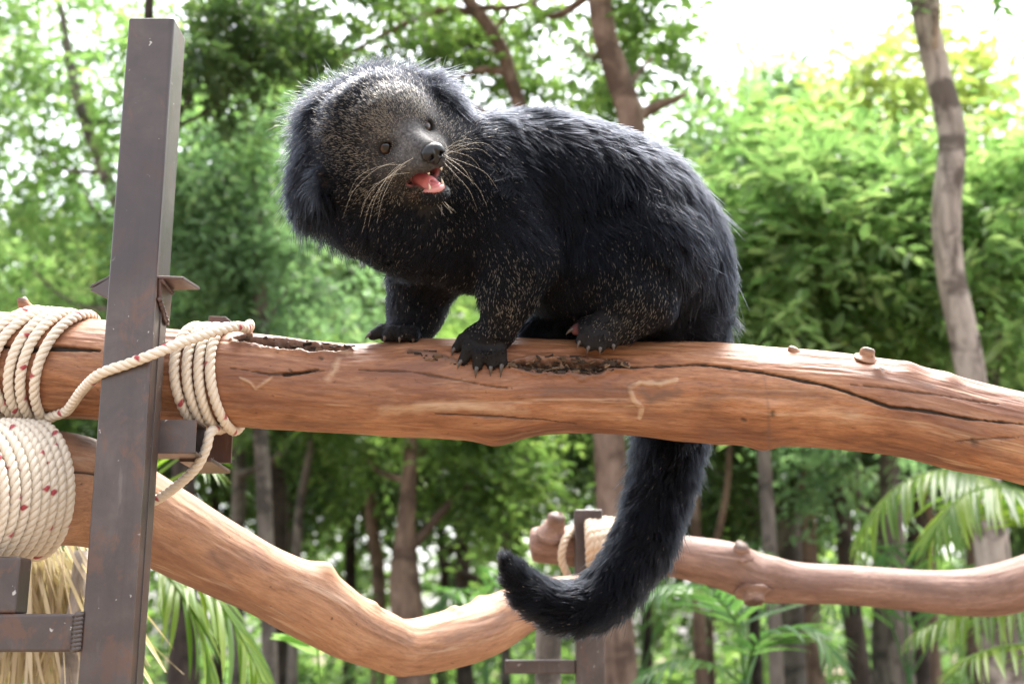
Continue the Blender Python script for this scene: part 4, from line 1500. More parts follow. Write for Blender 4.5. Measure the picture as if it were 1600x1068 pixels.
for k in range(6):                     # chin
    a = H(-12 + 24 * rng.random(), -92, 34 + 18 * rng.random())
    u0, v0, d0 = project(a)
    whisker(a, [(u0 + 6 + 6 * rng.random(), v0 + 9, d0 - 0.006), (u0 + 8 + 16 * rng.random(), v0 + 18 + 10 * rng.random(), d0 - 0.008)])
for sgn in (-1, 1):
    for k in range(3):
        a = H(36 * sgn, 16, 3)
        u0, v0, d0 = project(a)
        whisker(a, [(u0 + 6 * (k - 1), v0 - 14, d0 - 0.01), (u0 + 14 * (k - 1), v0 - 24 - 5 * k, d0 - 0.012)])
wm = NT('whisker_hair')
wm.color((0.74, 0.67, 0.54))
wm.set(Roughness=0.35)
curves_obj('whiskers', np.array(wk), np.array(wr), wm.m, an)

# loose fibres that stand off the ropes
rf = np.random.default_rng(12)
fm = NT('loose_rope_fibre')
fm.color((0.60, 0.50, 0.38))
fm.set(Roughness=0.6)
for ro, c, t_, n_, b_, R_ in FIBRES:
    nf_ = max(30, len(c) // 4)
    k = rf.integers(0, len(c), nf_)
    a = rf.random(nf_) * 2 * np.pi
    o_ = np.cos(a)[:, None] * n_[k] + np.sin(a)[:, None] * b_[k]
    p0 = c[k] + o_ * R_ * 0.9
    d_ = norm(o_ * 0.5 + t_[k] * rf.choice([-1, 1], nf_)[:, None] + rf.normal(0, .35, (nf_, 3)))
    l_ = 0.003 + 0.008 * rf.random(nf_) ** 2
    pp_ = np.stack([p0 + d_ * (l_ * x)[:, None] - o_ * (l_ * 0.35 * x * x)[:, None] for x in np.linspace(0, 1, 5)], 1)
    curves_obj('loose_fibres', pp_, np.full((nf_, 5), 0.00013), fm.m, ro)
# ------------------------------------------------------------------ ground
def ground_z(x, y):
    """flat near the frame, then a gentle rise to a lane and level beyond"""
    return 0.55 * np.clip((y - 16) / 16, 0, 1) ** 1.5


gx = np.concatenate([np.linspace(-400, -30, 20), np.linspace(-28, 28, 57), np.linspace(30, 400, 20)])
gy = np.concatenate([np.linspace(-200, -6, 12), np.linspace(-5, 45, 70), np.linspace(50, 900, 26)])
GX, GY = np.meshgrid(gx, gy, indexing='ij')
GZ = ground_z(GX, GY) + 0.05 * fbm(np.stack([GX * 0.4, GY * 0.4, GX * 0], -1), 3)
i, j = np.meshgrid(np.arange(len(gx) - 1), np.arange(len(gy) - 1), indexing='ij')
n_ = len(gy)
q = np.stack([i * n_ + j, (i + 1) * n_ + j, (i + 1) * n_ + j + 1, i * n_ + j + 1], -1).reshape(-1, 4)
gm = NT('leaf_litter_soil')
gn = gm.noise(gm.coord((1, 1, 1)), 0.7, 6, 0.65)
gc = gm.ramp(gn, [(0.35, (0.085, 0.055, 0.036)), (0.5, (0.14, 0.095, 0.060)), (0.62, (0.07, 0.085, 0.03))])
gm.color(gm.mix(gm.noise(gm.coord((1, 1, 1)), 14, 4), gc, (0.17, 0.12, 0.08)))
gm.set(Roughness=0.95)
gm.bump(gm.noise(gm.coord((1, 1, 1)), 12, 5), 0.5, 0.03)
tag(mesh_obj('ground', np.stack([GX, GY, GZ], -1).reshape(-1, 3), q, gm.m), kind='structure')
# pale lane crossing behind the wood
px_ = np.linspace(-60, 60, 41)
py_ = np.linspace(31.5, 37.5, 5)
PX, PYY = np.meshgrid(px_, py_, indexing='ij')
PZ = np.full_like(PX, 0.68) + 0.01 * fbm(np.stack([PX, PYY, PX * 0], -1), 2)
i, j = np.meshgrid(np.arange(40), np.arange(4), indexing='ij')
q = np.stack([i * 5 + j, (i + 1) * 5 + j, (i + 1) * 5 + j + 1, i * 5 + j + 1], -1).reshape(-1, 4)
pm = NT('pale_concrete')
pm.color(pm.ramp(pm.noise(pm.coord(), 0.9, 5), [(0.3, (0.26, 0.24, 0.21)), (0.7, (0.38, 0.36, 0.32))]))
pm.set(Roughness=0.9)
tag(mesh_obj('path', np.stack([PX, PYY, PZ], -1).reshape(-1, 3), q, pm.m), kind='structure')

# ------------------------------------------------------------------ leaves
LEAF_A = mat_leaf('fresh_leaf', (0.055, 0.105, 0.040), (0.110, 0.185, 0.078), (0.190, 0.250, 0.125), 0.58, 0.36)  # greens here are lightened and desaturated in place of veiling haze
LEAF_B = mat_leaf('deep_green_leaf', (0.036, 0.072, 0.024), (0.076, 0.125, 0.040), (0.130, 0.185, 0.064), 0.52, 0.38)
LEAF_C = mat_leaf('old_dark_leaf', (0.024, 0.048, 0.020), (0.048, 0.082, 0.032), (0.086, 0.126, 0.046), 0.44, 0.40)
LEAF_D = mat_leaf('bluish_young_leaf', (0.065, 0.115, 0.072), (0.105, 0.175, 0.105), (0.160, 0.225, 0.135), 0.56, 0.36)
LEAF_Y = mat_leaf('yellow_green_leaf', (0.105, 0.155, 0.045), (0.170, 0.215, 0.070), (0.290, 0.285, 0.115), 0.58, 0.36)
STRAW = mat_leaf('dry_straw', (0.20, 0.15, 0.095), (0.34, 0.275, 0.19), (0.46, 0.39, 0.29), 0.2, 0.6)
BARK_PALE = mat_bark('pale_mottled_bark', (0.075, 0.060, 0.050), (0.30, 0.255, 0.22), (0.40, 0.35, 0.305), 0.8)
BARK_BROWN = mat_bark('brown_bark', (0.070, 0.046, 0.035), (0.155, 0.105, 0.080), (0.24, 0.175, 0.135))
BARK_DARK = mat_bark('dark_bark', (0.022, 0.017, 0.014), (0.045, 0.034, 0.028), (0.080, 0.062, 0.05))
BARK_GREY = mat_bark('grey_bark', (0.050, 0.044, 0.038), (0.13, 0.112, 0.096), (0.21, 0.185, 0.16))


def leaves_mesh(name, origin, direc, mat, parent, rng, leaf=0.10, wide=0.42, spray=0.45, per=12, droop=0.25, bright=0.0, flat=0.6):
    """sprays: twigs that start at origin along direc, each with per folded leaves alternating left and right"""
    n = len(origin)
    direc = norm(direc + np.array([0, 0, -droop]) * 0.6)
    side = np.cross(direc, np.array([0, 0, 1.0]))
    side = norm(side + 1e-4)
    upv = np.cross(side, direc)
    roll = rng.normal(0, 0.5, n)
    side, upv = side * np.cos(roll)[:, None] + upv * np.sin(roll)[:, None], upv * np.cos(roll)[:, None] - side * np.sin(roll)[:, None]
    t = (np.arange(per) + 0.6) / per
    sgn = np.where(np.arange(per) % 2, 1.0, -1.0)
    L = spray * (0.6 + 0.8 * rng.random(n))
    bend = np.array([0, 0, -1.0]) * droop
    o = origin[:, None] + direc[:, None] * (L[:, None] * t)[..., None] + bend * (L[:, None] * t * t)[..., None] * 0.7
    a = norm(direc[:, None] * 0.55 + side[:, None] * (sgn * 0.9)[None, :, None] + bend * 0.5 + rng.normal(0, 0.28, (n, per, 3)))
    nn = norm(upv[:, None] * flat + np.array([0, 0, 0.5]) + rng.normal(0, 0.42, (n, per, 3)))
    b = norm(np.cross(a, nn))
    nn = np.cross(b, a)
    l = leaf * (0.45 + 0.85 * rng.random((n, per)))[..., None]
    w = l * wide * 0.5
    # base, tip, two points each side: a pointed oval folded along its midrib
    tip = o + a * l - nn * l * 0.12
    p1 = o + a * l * 0.34 + b * w + nn * w * 0.35
    p2 = o + a * l * 0.34 - b * w + nn * w * 0.35
    p3 = o + a * l * 0.70 + b * w * 0.72 + nn * w * 0.2
    p4 = o + a * l * 0.70 - b * w * 0.72 + nn * w * 0.2
    v = np.stack([o, p1, p3, tip, p4, p2], 2).reshape(-1, 3)
    m = n * per
    k = np.arange(m)[:, None] * 6
    f = np.concatenate([k + np.array([[0, 1, 2, 3]]), k + np.array([[0, 3, 4, 5]])])
    tone = np.clip(0.42 + bright + 0.20 * rng.normal(0, 1, (n, 1)) + 0.16 * rng.normal(0, 1, (n, per)), 0, 1)
    return mesh_obj(name, v, f, mat, parent, False, {'tone': np.repeat(tone.reshape(-1), 6)})


def blob_sprays(blobs, rng):
    """blobs: (u, v, Y, ru px, rv px, depth m, count): sprays spread through ellipsoids, gathered in clumps, more towards the outside"""
    oo, dd = [], []
    for u, v, Y, ru, rv, dm, cnt in blobs:
        c = PY(u, v, Y)
        sc = Y / FPX
        ncl = max(3, cnt // 11)
        g = norm(rng.normal(0, 1, (ncl, 3))) * (rng.random(ncl) ** 0.42)[:, None]
        k = rng.integers(0, ncl, cnt)
        q = g[k] + rng.normal(0, 0.13, (cnt, 3))
        r = np.array([ru * sc, dm, rv * sc])
        oo.append(c + q * r)
        dd.append(norm(q * np.array([1, 1, 0.7]) + rng.normal(0, 0.45, (cnt, 3)) + np.array([0, 0, 0.1])))
    return np.concatenate(oo), np.concatenate(dd)


def trunk_path(px, Y, to_ground=True):
    """px: rows (u, v, radius px) from the top down, at world depth Y"""
    px = np.asarray(px, float)
    p = PY(px[:, 0], px[:, 1], Y)
    r = px[:, 2] * Y / FPX
    if to_ground and p[-1, 2] > 0:
        g = float(ground_z(p[-1, 0], Y)) - 0.05
        d = p[-1] - p[-2]
        d = d / max(1e-6, -d[2])
        d[:2] = np.clip(d[:2], -0.12, 0.12)
        h = p[-1, 2] - g
        e = p[-1] + np.array([d[0] * h * 0.6, 0, -h])
        p = np.vstack([p, (p[-1] + e) / 2 + np.array([0.02, 0, 0]), e])
        r = np.concatenate([r, [r[-1] * 1.03, r[-1] * 1.35]])
    return np.hstack([p, r[:, None]])


def limb(name, pts, mat, parent, sides=10, n=None, seed=0, rough=0.10):
    L = np.linalg.norm(np.diff(pts[:, :3], axis=0), axis=1).sum()
    n = n or int(np.clip(L / 0.08, 8, 90))
    q, s = spline(pts, n)
    v, f = tube(q[:, :3], np.maximum(q[:, 3], 0.002), sides)
    rr = np.repeat(q[:, 3], sides)
    c = np.repeat(q[:, :3], sides, axis=0)
    v = c + (v - c) * (1 + rough * fbm(np.stack([v[:, 0] / (rr + .01) * 0.5, v[:, 1] / (rr + .01) * 0.5, v[:, 2] * 5 + seed], 1), 3))[:, None]
    return mesh_obj(name, v, f, mat, parent)


def tree(name, label, px, Y, bark, blobs, leafmat, cat='tree', group=None, leaf=0.10, spray=0.45, per=11, seed=0, droop=0.25, wide=0.42, bright=0.0, branches=(), limbs=True, sides=12):
    rng = np.random.default_rng(seed + 100)
    tp_ = trunk_path(px, Y)
    t = thing(name, label, cat, tuple(tp_[-1, :3]), group)
    limb('trunk', tp_, bark, t, sides, seed=seed)
    for b in branches:                       # (rows (u, v, r px)), own Y
        b_px, bY = b
        b_px = np.asarray(b_px, float)
        p = PY(b_px[:, 0], b_px[:, 1], bY)
        limb('branch', np.hstack([p, (b_px[:, 2] * bY / FPX)[:, None]]), bark, t, 8, seed=seed + 3)
    if limbs:
        q, _ = spline(tp_, 60)
        for u, v, bY, ru, rv, dm, cnt in blobs:
            c = PY(u, v, bY)
            hgt = np.clip(c[2] - 0.5 * abs(c[0] - tp_[0, 0]) - 0.4, tp_[-1, 2] + 0.5, tp_[0, 2])
            k = int(np.argmin(abs(q[:, 2] - hgt)))
            a = q[k, :3]
            r0 = max(q[k, 3] * 0.45, 0.012)
            midp = a + (c - a) * 0.5 + np.array([0, 0, -0.12]) + rng.normal(0, 0.08, 3)
            limb('branch', np.array([[*a, r0], [*midp, r0 * 0.7], [*c, r0 * 0.3]]), bark, t, 7, seed=seed + 5)
    if blobs:
        o, d = blob_sprays(blobs, rng)
        leaves_mesh('crown', o, d, leafmat, t, rng, leaf, wide, spray, per, droop, bright)
    return t


# ------------------------------------------------------------------ trees, nearest first
tree('tree', 'tall pale mottled trunk standing clear on the right above the log', [(1395, -420, 19), (1418, -150, 20), (1440, 0, 21), (1464, 110, 22), (1488, 215, 23), (1478, 330, 24), (1486, 430, 23), (1512, 560, 24), (1530, 700, 24), (1546, 830, 26), (1558, 950, 27), (1570, 1080, 28)],
     6.4, BARK_PALE, [(1470, -60, 6.3, 120, 60, .5, 40), (1380, -330, 6.4, 500, 200, 1.2, 500)], LEAF_A, leaf=.085, seed=1, spray=.35)
tree('tree', 'brown forked trunk rising behind the back of the animal', [(905, -300, 20), (928, -100, 20), (942, 40, 21), (966, 120, 22), (988, 200, 22), (984, 330, 22), (962, 500, 23), (952, 620, 24), (953, 700, 25), (958, 820, 26), (960, 960, 27), (962, 1080, 30)],
     7.0, BARK_BROWN, [(890, 60, 7.9, 170, 90, .7, 150), (1020, 90, 7.6, 65, 95, .5, 120), (780, -80, 7.6, 330, 90, 1.2, 200), (600, 70, 7.8, 130, 80, .7, 140)], LEAF_B, leaf=.085, seed=2, spray=.36,
     branches=[([(986, 190, 13), (1004, 178, 11), (1030, 164, 9), (1050, 158, 7), (1072, 146, 4)], 7.0)], bright=-0.02)
tree('tree', 'thin reddish leaning trunk seen between the head and the leafy top', [(690, -160, 11), (722, -20, 12), (760, 36, 12), (786, 80, 12), (797, 120, 12), (812, 165, 12), (835, 260, 13), (870, 420, 13), (920, 600, 13), (952, 760, 13)],
     7.6, BARK_BROWN, [(680, 60, 8.2, 90, 70, .6, 60), (500, 40, 8.0, 140, 80, .8, 190), (850, 130, 8.4, 100, 50, .7, 70)], LEAF_B, leaf=.09, seed=3, spray=.38,
     branches=[([(752, 24, 7), (700, 14, 6.5), (640, 34, 6), (560, 76, 4), (500, 110, 3)], 7.6), ([(748, 12, 5.5), (800, 12, 5.5), (835, 2, 5), (872, -10, 4)], 7.5), ([(796, 116, 8), (760, 108, 7), (725, 118, 5), (690, 128, 3)], 7.6), ([(770, 50, 4), (786, 30, 4), (800, 8, 3)], 7.6)])
tree('tree', 'slim pale bent trunk in the bright leaves left of the steel post', [(95, 10, 5), (112, 110, 8), (130, 185, 9), (150, 235, 10), (170, 285, 11), (192, 350, 11), (205, 460, 12), (210, 620, 13)],
     9.0, BARK_GREY, [(120, 280, 9.2, 150, 90, 1.0, 170), (70, 40, 9.5, 150, 80, .9, 180), (210, 130, 9.6, 100, 70, .8, 130), (30, 180, 9.4, 90, 80, .8, 110), (340, 220, 9.4, 110, 110, .8, 190), (40, 410, 9.6, 130, 90, 1.0, 190)], LEAF_A, leaf=.10, seed=4, spray=.5, bright=.14)
tree('tree', 'small tree with drooping pale green sprays beside the mane', [(400, 330, 8), (404, 420, 10), (410, 520, 11), (405, 640, 12), (412, 760, 12)],
     8.4, BARK_GREY, [(390, 250, 8.6, 90, 100, .7, 260), (460, 430, 8.8, 110, 90, .7, 260), (340, 420, 8.8, 90, 80, .7, 240), (300, 330, 8.5, 70, 80, .7, 200)], LEAF_D, leaf=.085, seed=5, droop=.6, spray=.45, bright=-.02)
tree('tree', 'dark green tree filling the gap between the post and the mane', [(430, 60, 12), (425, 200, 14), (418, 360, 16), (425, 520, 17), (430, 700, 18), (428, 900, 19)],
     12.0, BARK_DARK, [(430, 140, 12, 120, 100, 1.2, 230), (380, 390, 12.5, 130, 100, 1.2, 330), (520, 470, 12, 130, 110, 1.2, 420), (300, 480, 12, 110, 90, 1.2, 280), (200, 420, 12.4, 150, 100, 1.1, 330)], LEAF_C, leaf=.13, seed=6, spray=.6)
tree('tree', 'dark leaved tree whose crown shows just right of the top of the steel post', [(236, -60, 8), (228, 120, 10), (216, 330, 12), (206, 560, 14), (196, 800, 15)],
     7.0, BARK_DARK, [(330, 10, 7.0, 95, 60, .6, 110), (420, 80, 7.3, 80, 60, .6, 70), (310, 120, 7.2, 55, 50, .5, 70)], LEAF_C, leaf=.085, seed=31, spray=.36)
# the bright bushes on the right
tree('bush', 'lush light green bush right of the rump with broad pointed leaves', [(1180, 420, 8), (1185, 520, 10), (1190, 640, 11)],
     7.4, BARK_GREY, [(1170, 350, 7.4, 110, 80, .7, 240), (1270, 420, 7.5, 130, 90, .7, 290), (1180, 470, 7.3, 100, 60, .6, 190), (1330, 330, 7.7, 130, 80, .7, 260), (1230, 280, 7.8, 120, 50, .7, 200)], LEAF_A, cat='bush', leaf=.115, seed=7, spray=.5, per=10, bright=.16, wide=.40)
tree('bush', 'leafy green bush between the pale trunk and the right edge', [(1560, 430, 8), (1556, 540, 10), (1552, 660, 11)],
     7.6, BARK_GREY, [(1570, 340, 7.6, 110, 90, .7, 240), (1560, 470, 7.4, 110, 90, .7, 260), (1440, 480, 7.7, 120, 80, .7, 240), (1400, 400, 7.9, 110, 70, .7, 210)], LEAF_A, cat='bush', leaf=.11, seed=8, spray=.5, per=10, bright=.06, wide=.40)
tree('tree', 'hazy bluish green tree with a rounded top against the white sky', [(1210, 180, 12), (1214, 300, 16), (1220, 460, 19), (1225, 700, 22)],
     14.0, BARK_GREY, [(1190, 220, 14, 90, 50, 1.4, 170), (1270, 190, 14.3, 80, 50, 1.3, 130), (1125, 280, 14, 70, 50, 1.2, 120), (1240, 300, 14.4, 130, 60, 1.4, 210)], LEAF_D, leaf=.17, seed=9, spray=.8, bright=.22)
tree('tree', 'tall yellow green tree behind the pale trunk with clumps of yellow leaves', [(1404, 130, 8), (1395, 230, 13), (1388, 360, 18), (1380, 620, 22)],
     13.0, BARK_GREY, [(1400, 150, 13, 70, 70, 1.0, 120), (1340, 240, 13.2, 110, 60, 1.2, 180), (1525, 190, 13.4, 50, 70, 1.0, 70), (1490, 290, 13.5, 110, 60, 1.2, 160), (1590, 290, 13, 70, 50, 1.0, 90)], LEAF_Y, leaf=.16, seed=10, spray=.75, bright=.04)
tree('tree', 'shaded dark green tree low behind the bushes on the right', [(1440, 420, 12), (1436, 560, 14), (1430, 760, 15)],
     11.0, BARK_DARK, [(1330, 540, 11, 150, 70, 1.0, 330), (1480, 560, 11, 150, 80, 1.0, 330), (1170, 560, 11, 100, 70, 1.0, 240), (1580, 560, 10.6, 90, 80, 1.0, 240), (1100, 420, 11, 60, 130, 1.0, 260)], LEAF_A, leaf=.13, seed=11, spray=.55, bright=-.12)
# trunks of the dim wood below the log
tree('tree', 'reddish brown trunk thickening downward, mid wood beneath the log', [(648, 520, 10), (644, 640, 11), (640, 740, 12), (634, 830, 15), (632, 900, 23), (640, 1000, 26), (648, 1080, 28)],
     9.2, BARK_BROWN, [(700, 640, 9.6, 110, 70, .8, 260), (760, 740, 9.8, 90, 70, .8, 210), (560, 640, 10, 90, 70, .8, 210)], LEAF_B, leaf=.10, seed=12, spray=.42)
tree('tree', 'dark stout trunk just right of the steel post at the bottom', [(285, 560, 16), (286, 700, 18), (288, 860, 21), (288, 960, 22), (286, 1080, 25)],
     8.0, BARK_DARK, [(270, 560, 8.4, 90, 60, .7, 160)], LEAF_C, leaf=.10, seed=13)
tree('tree', 'grey slender trunk with a bare side branch, left below the log', [(372, 480, 9), (370, 620, 10), (374, 760, 11), (368, 900, 12), (372, 1050, 13)],
     10.5, BARK_GREY, [(350, 600, 10.8, 90, 60, .8, 190)], LEAF_C, leaf=.11, seed=14, branches=[([(370, 742, 7), (405, 730, 5.5), (440, 708, 5), (462, 680, 4), (470, 640, 3)], 10.4)])
tree('tree', 'thin pale straight stem, leaning slightly, left of the sagging branch', [(505, 560, 5), (492, 660, 6), (480, 730, 6.5), (469, 790, 7), (462, 900, 8)],
     10.0, BARK_GREY, [(520, 590, 10.2, 80, 50, .7, 130)], LEAF_B, leaf=.10, seed=15)
tree('tree', 'twisted dark trunk with a drooping bare limb near the tail tip', [(735, 560, 9), (728, 700, 10), (724, 820, 11), (722, 960, 12), (728, 1080, 14)],
     13.0, BARK_DARK, [(800, 600, 13, 130, 70, 1.0, 260), (640, 560, 13.5, 130, 60, 1.0, 260)], LEAF_B, leaf=.13, seed=16, branches=[([(724, 850, 6), (690, 862, 6), (700, 884, 6), (735, 900, 5.5), (770, 915, 5)], 12.9)])
tree('tree', 'reddish trunk in the dark gap right of the tail', [(1255, 560, 10), (1258, 690, 11), (1262, 800, 12), (1268, 920, 13), (1275, 1060, 14)],
     10.0, BARK_BROWN, [(1230, 640, 10.4, 120, 50, .8, 200)], LEAF_C, leaf=.11, seed=17)
tree('tree', 'pair-stemmed brown trunk right behind the tail', [(1080, 600, 6), (1084, 700, 7), (1086, 800, 8), (1090, 920, 9), (1096, 1060, 10)],
     9.5, BARK_BROWN, [(1110, 650, 10, 90, 50, .8, 150)], LEAF_C, leaf=.11, seed=18, branches=[([(1090, 930, 6), (1120, 840, 5.5), (1136, 760, 5), (1140, 690, 4.5), (1146, 600, 4)], 9.5)])
tree('tree', 'pale grey trunk under the right palm leaves', [(1386, 640, 15), (1390, 760, 16), (1398, 860, 17), (1404, 960, 18), (1412, 1080, 20)],
     8.6, BARK_GREY, [(1340, 690, 8.8, 70, 40, .6, 110)], LEAF_D, leaf=.10, seed=19)
tree('tree', 'dark leaning trunk below the far log on the right', [(1312, 700, 11), (1318, 820, 13), (1330, 940, 15), (1346, 1070, 17)],
     9.8, BARK_DARK, [(1290, 720, 10.4, 110, 50, .8, 160)], LEAF_C, leaf=.11, seed=20)
tree('tree', 'short brown trunk at the far right below the thin log', [(1445, 760, 10), (1450, 880, 11), (1455, 990, 12), (1462, 1090, 13)],
     11.5, BARK_BROWN, [(1500, 720, 11.6, 120, 60, .9, 220)], LEAF_C, leaf=.12, seed=21)
# the rest of the wood, deeper in
rngw = np.random.default_rng(11)
deep = [(60, 15, 'slim dark trunk deep in the wood at the far left'), (150, 18, 'brown trunk deep behind the straw, left of the post'), (340, 20, 'slender dark trunk deep in the wood left of the bare branch'), (445, 17, 'dark trunk deep behind the slope of the bent branch'),
        (545, 19, 'dark trunk deep in the wood above the sag of the branch'), (590, 15, 'thin black trunk close left of the reddish one'), (690, 21, 'thin trunk in the bright clearing left of the tail tip'), (790, 18, 'slim trunk deep behind the tail tip'),
        (1010, 17, 'dark trunk deep between the far post and the palm'), (1110, 21, 'thin trunk deep behind the palm in the middle'), (1180, 16, 'dark trunk deep in the black gap right of the tail'), (1225, 14, 'brown trunk by the right palm leaf, deep in shade'), (1370, 19, 'thin trunk deep under the right palm'), (1520, 17, 'dark trunk deep behind the pale right trunk'), (1590, 20, 'trunk deep in the wood at the right edge')]
for k, (u, Y, lab) in enumerate(deep):
    w_ = 26 + 16 * rngw.random()
    r0 = w_ * 8 / Y * 0.55
    j = lambda s: s * rngw.normal()
    v0 = 420
    tree('tree', lab, [(u + j(14), v0, r0 * .7), (u + j(10), 620, r0 * .8), (u + j(6), 780, r0 * .9), (u + j(4), 900, r0), (u, 1000, r0 * 1.1)], Y, (BARK_DARK, BARK_BROWN, BARK_DARK, BARK_GREY)[k % 4],
         [(u + j(30), 480 + j(30), Y, 130, 90, 1.4, 330), (u + j(60), 620 + j(30), Y + .6, 130, 80, 1.4, 330), (u + j(60), 740 + j(20), Y + .4, 110, 60, 1.2, 230)], (LEAF_B, LEAF_C, LEAF_C)[k % 3], leaf=.011 * Y, seed=40 + k, spray=.045 * Y, per=9, sides=9, group='trunks deep in the wood')
# far wood that closes the view
rngf = np.random.default_rng(5)
nfar = 9500
fu = rngf.uniform(-1700, 3000, nfar)
fY = rngf.uniform(44, 56, nfar)
top = 500 - 160 * vnoise(np.stack([fu / 160, fu * 0, fu * 0], 1)) - 40 * (fu < 1100) - 60 * (fu > 1100)
fv = top + (1005 - top) * rngf.random(nfar) ** 0.8
o = PY(fu, fv, fY)
leaves_mesh('far_wood', o, norm(rngf.normal(0, 1, (nfar, 3))), LEAF_B, None, rngf, 0.55, .5, 1.6, 8, .3)
tag(bpy.data.objects['far_wood'], 'mass of green foliage closing the view far behind the trunks', 'woodland', None, 'stuff')
# undergrowth
nu = 4600
uu_ = rngf.uniform(-300, 1900, nu)
uY = rngf.uniform(9, 27, nu)
o = PY(uu_, np.full(nu, 1000.0), uY)
o[:, 2] = ground_z(o[:, 0], o[:, 1]) + (0.1 + np.interp(uY, [9, 14, 27], [0.7, 1.5, 2.6]) * rngf.random(nu) ** 1.4) * np.clip(0.5 + 0.9 * vnoise(o * 0.6), 0.15, 1.4)
leaves_mesh('undergrowth', o, norm(rngf.normal(0, 1, (nu, 3)) + np.array([0, 0, .5])), LEAF_A, None, rngf, 0.16, .4, 0.5, 9, .3, -.05)
tag(bpy.data.objects['undergrowth'], 'low green undergrowth between the trunks', 'undergrowth', None, 'stuff')

nt_ = 3600
tu = rngf.uniform(-700, 2300, nt_)
tY = rngf.uniform(24, 30, nt_)
o = PY(tu, np.full(nt_, 1000.0), tY)
o[:, 2] = ground_z(o[:, 0], o[:, 1]) + (0.1 + 3.6 * rngf.random(nt_) ** 1.2) * np.clip(0.55 + 0.9 * vnoise(o * 0.35 + 7), 0.12, 1.4)
leaves_mesh('thicket', o, norm(rngf.normal(0, 1, (nt_, 3)) + np.array([0, 0, .3])), LEAF_B, None, rngf, 0.28, .42, 0.8, 9, .3, -.02)
tag(bpy.data.objects['thicket'], 'shadowy thicket of shrubs behind the trunks', 'thicket', None, 'stuff')

# ------------------------------------------------------------------ palms: every leaflet of the nearer fronds is its own piece
def leaflet_mesh(name, mat, n=7, wide=0.045, fold=0.35, droop=0.25, tone=0.5):
    t = np.linspace(0, 1, n)
    w = wide * np.interp(t, [0, .12, .45, .8, 1], [.25, .8, 1, .6, .02])
    z = -droop * t ** 2
    v = np.concatenate([np.stack([w, t, z + fold * w], 1), np.stack([0 * t, t, z], 1), np.stack([-w, t, z + fold * w], 1)])
    f = [(i, i + 1, n + i + 1, n + i) for i in range(n - 1)] + [(n + i, n + i + 1, 2 * n + i + 1, 2 * n + i) for i in range(n - 1)]
    me = bpy.data.meshes.new(name)
    me.from_pydata([tuple(x) for x in v.tolist()], [], f)
    me.polygons.foreach_set('use_smooth', np.ones(len(f), bool))
    at = me.attributes.new('tone', 'FLOAT', 'POINT')
    at.data.foreach_set('value', np.full(len(v), tone, np.float32))
    me.materials.append(mat)
    return me


def frond(parent, pts, r0, nl, leaf_len, mat, rng, sub=True, start=0.18, ang=0.75, droop=0.35, meshes=None, up=None):
    """rachis through world points; leaflets in two rows"""
    c, s = spline(np.asarray(pts, float), 40)
    v, f = tube(c, np.linspace(r0, r0 * 0.25, 40), 7)
    fr_ = mesh_obj('frond', v, f, mat, parent, True, {'tone': np.full(len(v), .75)})
    t = norm(np.gradient(c, axis=0))
    for k in range(nl):
        x = start + (1 - start) * (k + 0.5) / nl
        i = min(39, int(x * 39))
        side = np.cross(t[i], np.array([0, 0, 1.0]) if up is None else up)
        side = norm(side)
        upv = np.cross(side, t[i])
        for sg in (-1, 1):
            l = leaf_len * np.interp(x, [0, .2, .5, .85, 1], [.55, .85, 1, .7, .35]) * (0.9 + 0.2 * rng.random())
            a_ = ang * np.interp(x, [0, .6, 1], [1.15, 1, .45]) + rng.normal(0, .06)
            d = norm(t[i] * math.cos(a_) + side * sg * math.sin(a_) + upv * 0.16 + np.array([0, 0, -droop * 0.5]) + rng.normal(0, .04, 3))
            xx = norm(np.cross(d, upv + rng.normal(0, .15, 3)))
            zz = np.cross(xx, d)
            o = bpy.data.objects.new('leaflet', meshes[rng.integers(len(meshes))])
            COL.objects.link(o)
            o.parent = fr_
            M = Matrix(((xx[0] * l, d[0] * l, zz[0] * l, c[i, 0]), (xx[1] * l, d[1] * l, zz[1] * l, c[i, 1]), (xx[2] * l, d[2] * l, zz[2] * l, c[i, 2]), (0, 0, 0, 1)))
            o.matrix_basis = M
    return fr_


PALM = mat_leaf('palm_leaf', (0.040, 0.085, 0.014), (0.075, 0.140, 0.022), (0.140, 0.200, 0.035), 0.45, 0.33)
PALM_D = mat_leaf('blue_green_palm_leaf', (0.035, 0.090, 0.030), (0.060, 0.135, 0.045), (0.105, 0.190, 0.065), 0.45, 0.33)
LM = [leaflet_mesh('leaflet', PALM, 7, .040, .35, .22, t_) for t_ in (.25, .5, .75, .95)]
LD_ = [leaflet_mesh('leaflet', PALM_D, 7, .046, .35, .30, t_) for t_ in (.25, .5, .75)]
rp_ = np.random.default_rng(21)
pp = lambda rows: np.array([PY(u, v, Y) for u, v, Y in rows])


def palm(label, base, fronds, meshes, mat, r0=0.012, stem=None, cat='palm'):
    t = thing('palm', label, cat, tuple(base))
    if stem is not None:
        v, f = tube(spline(np.array(stem), 20)[0], np.linspace(r0 * 2.2, r0 * 1.4, 20), 9)
        mesh_obj('stem', v, f, mat, t, True, {'tone': np.full(len(v), .6)})
    for rows, nl, ll, kw in fronds:
        frond(t, pp(rows), r0 * 0.6, nl, ll, mat, rp_, meshes=meshes, **kw)
    return t


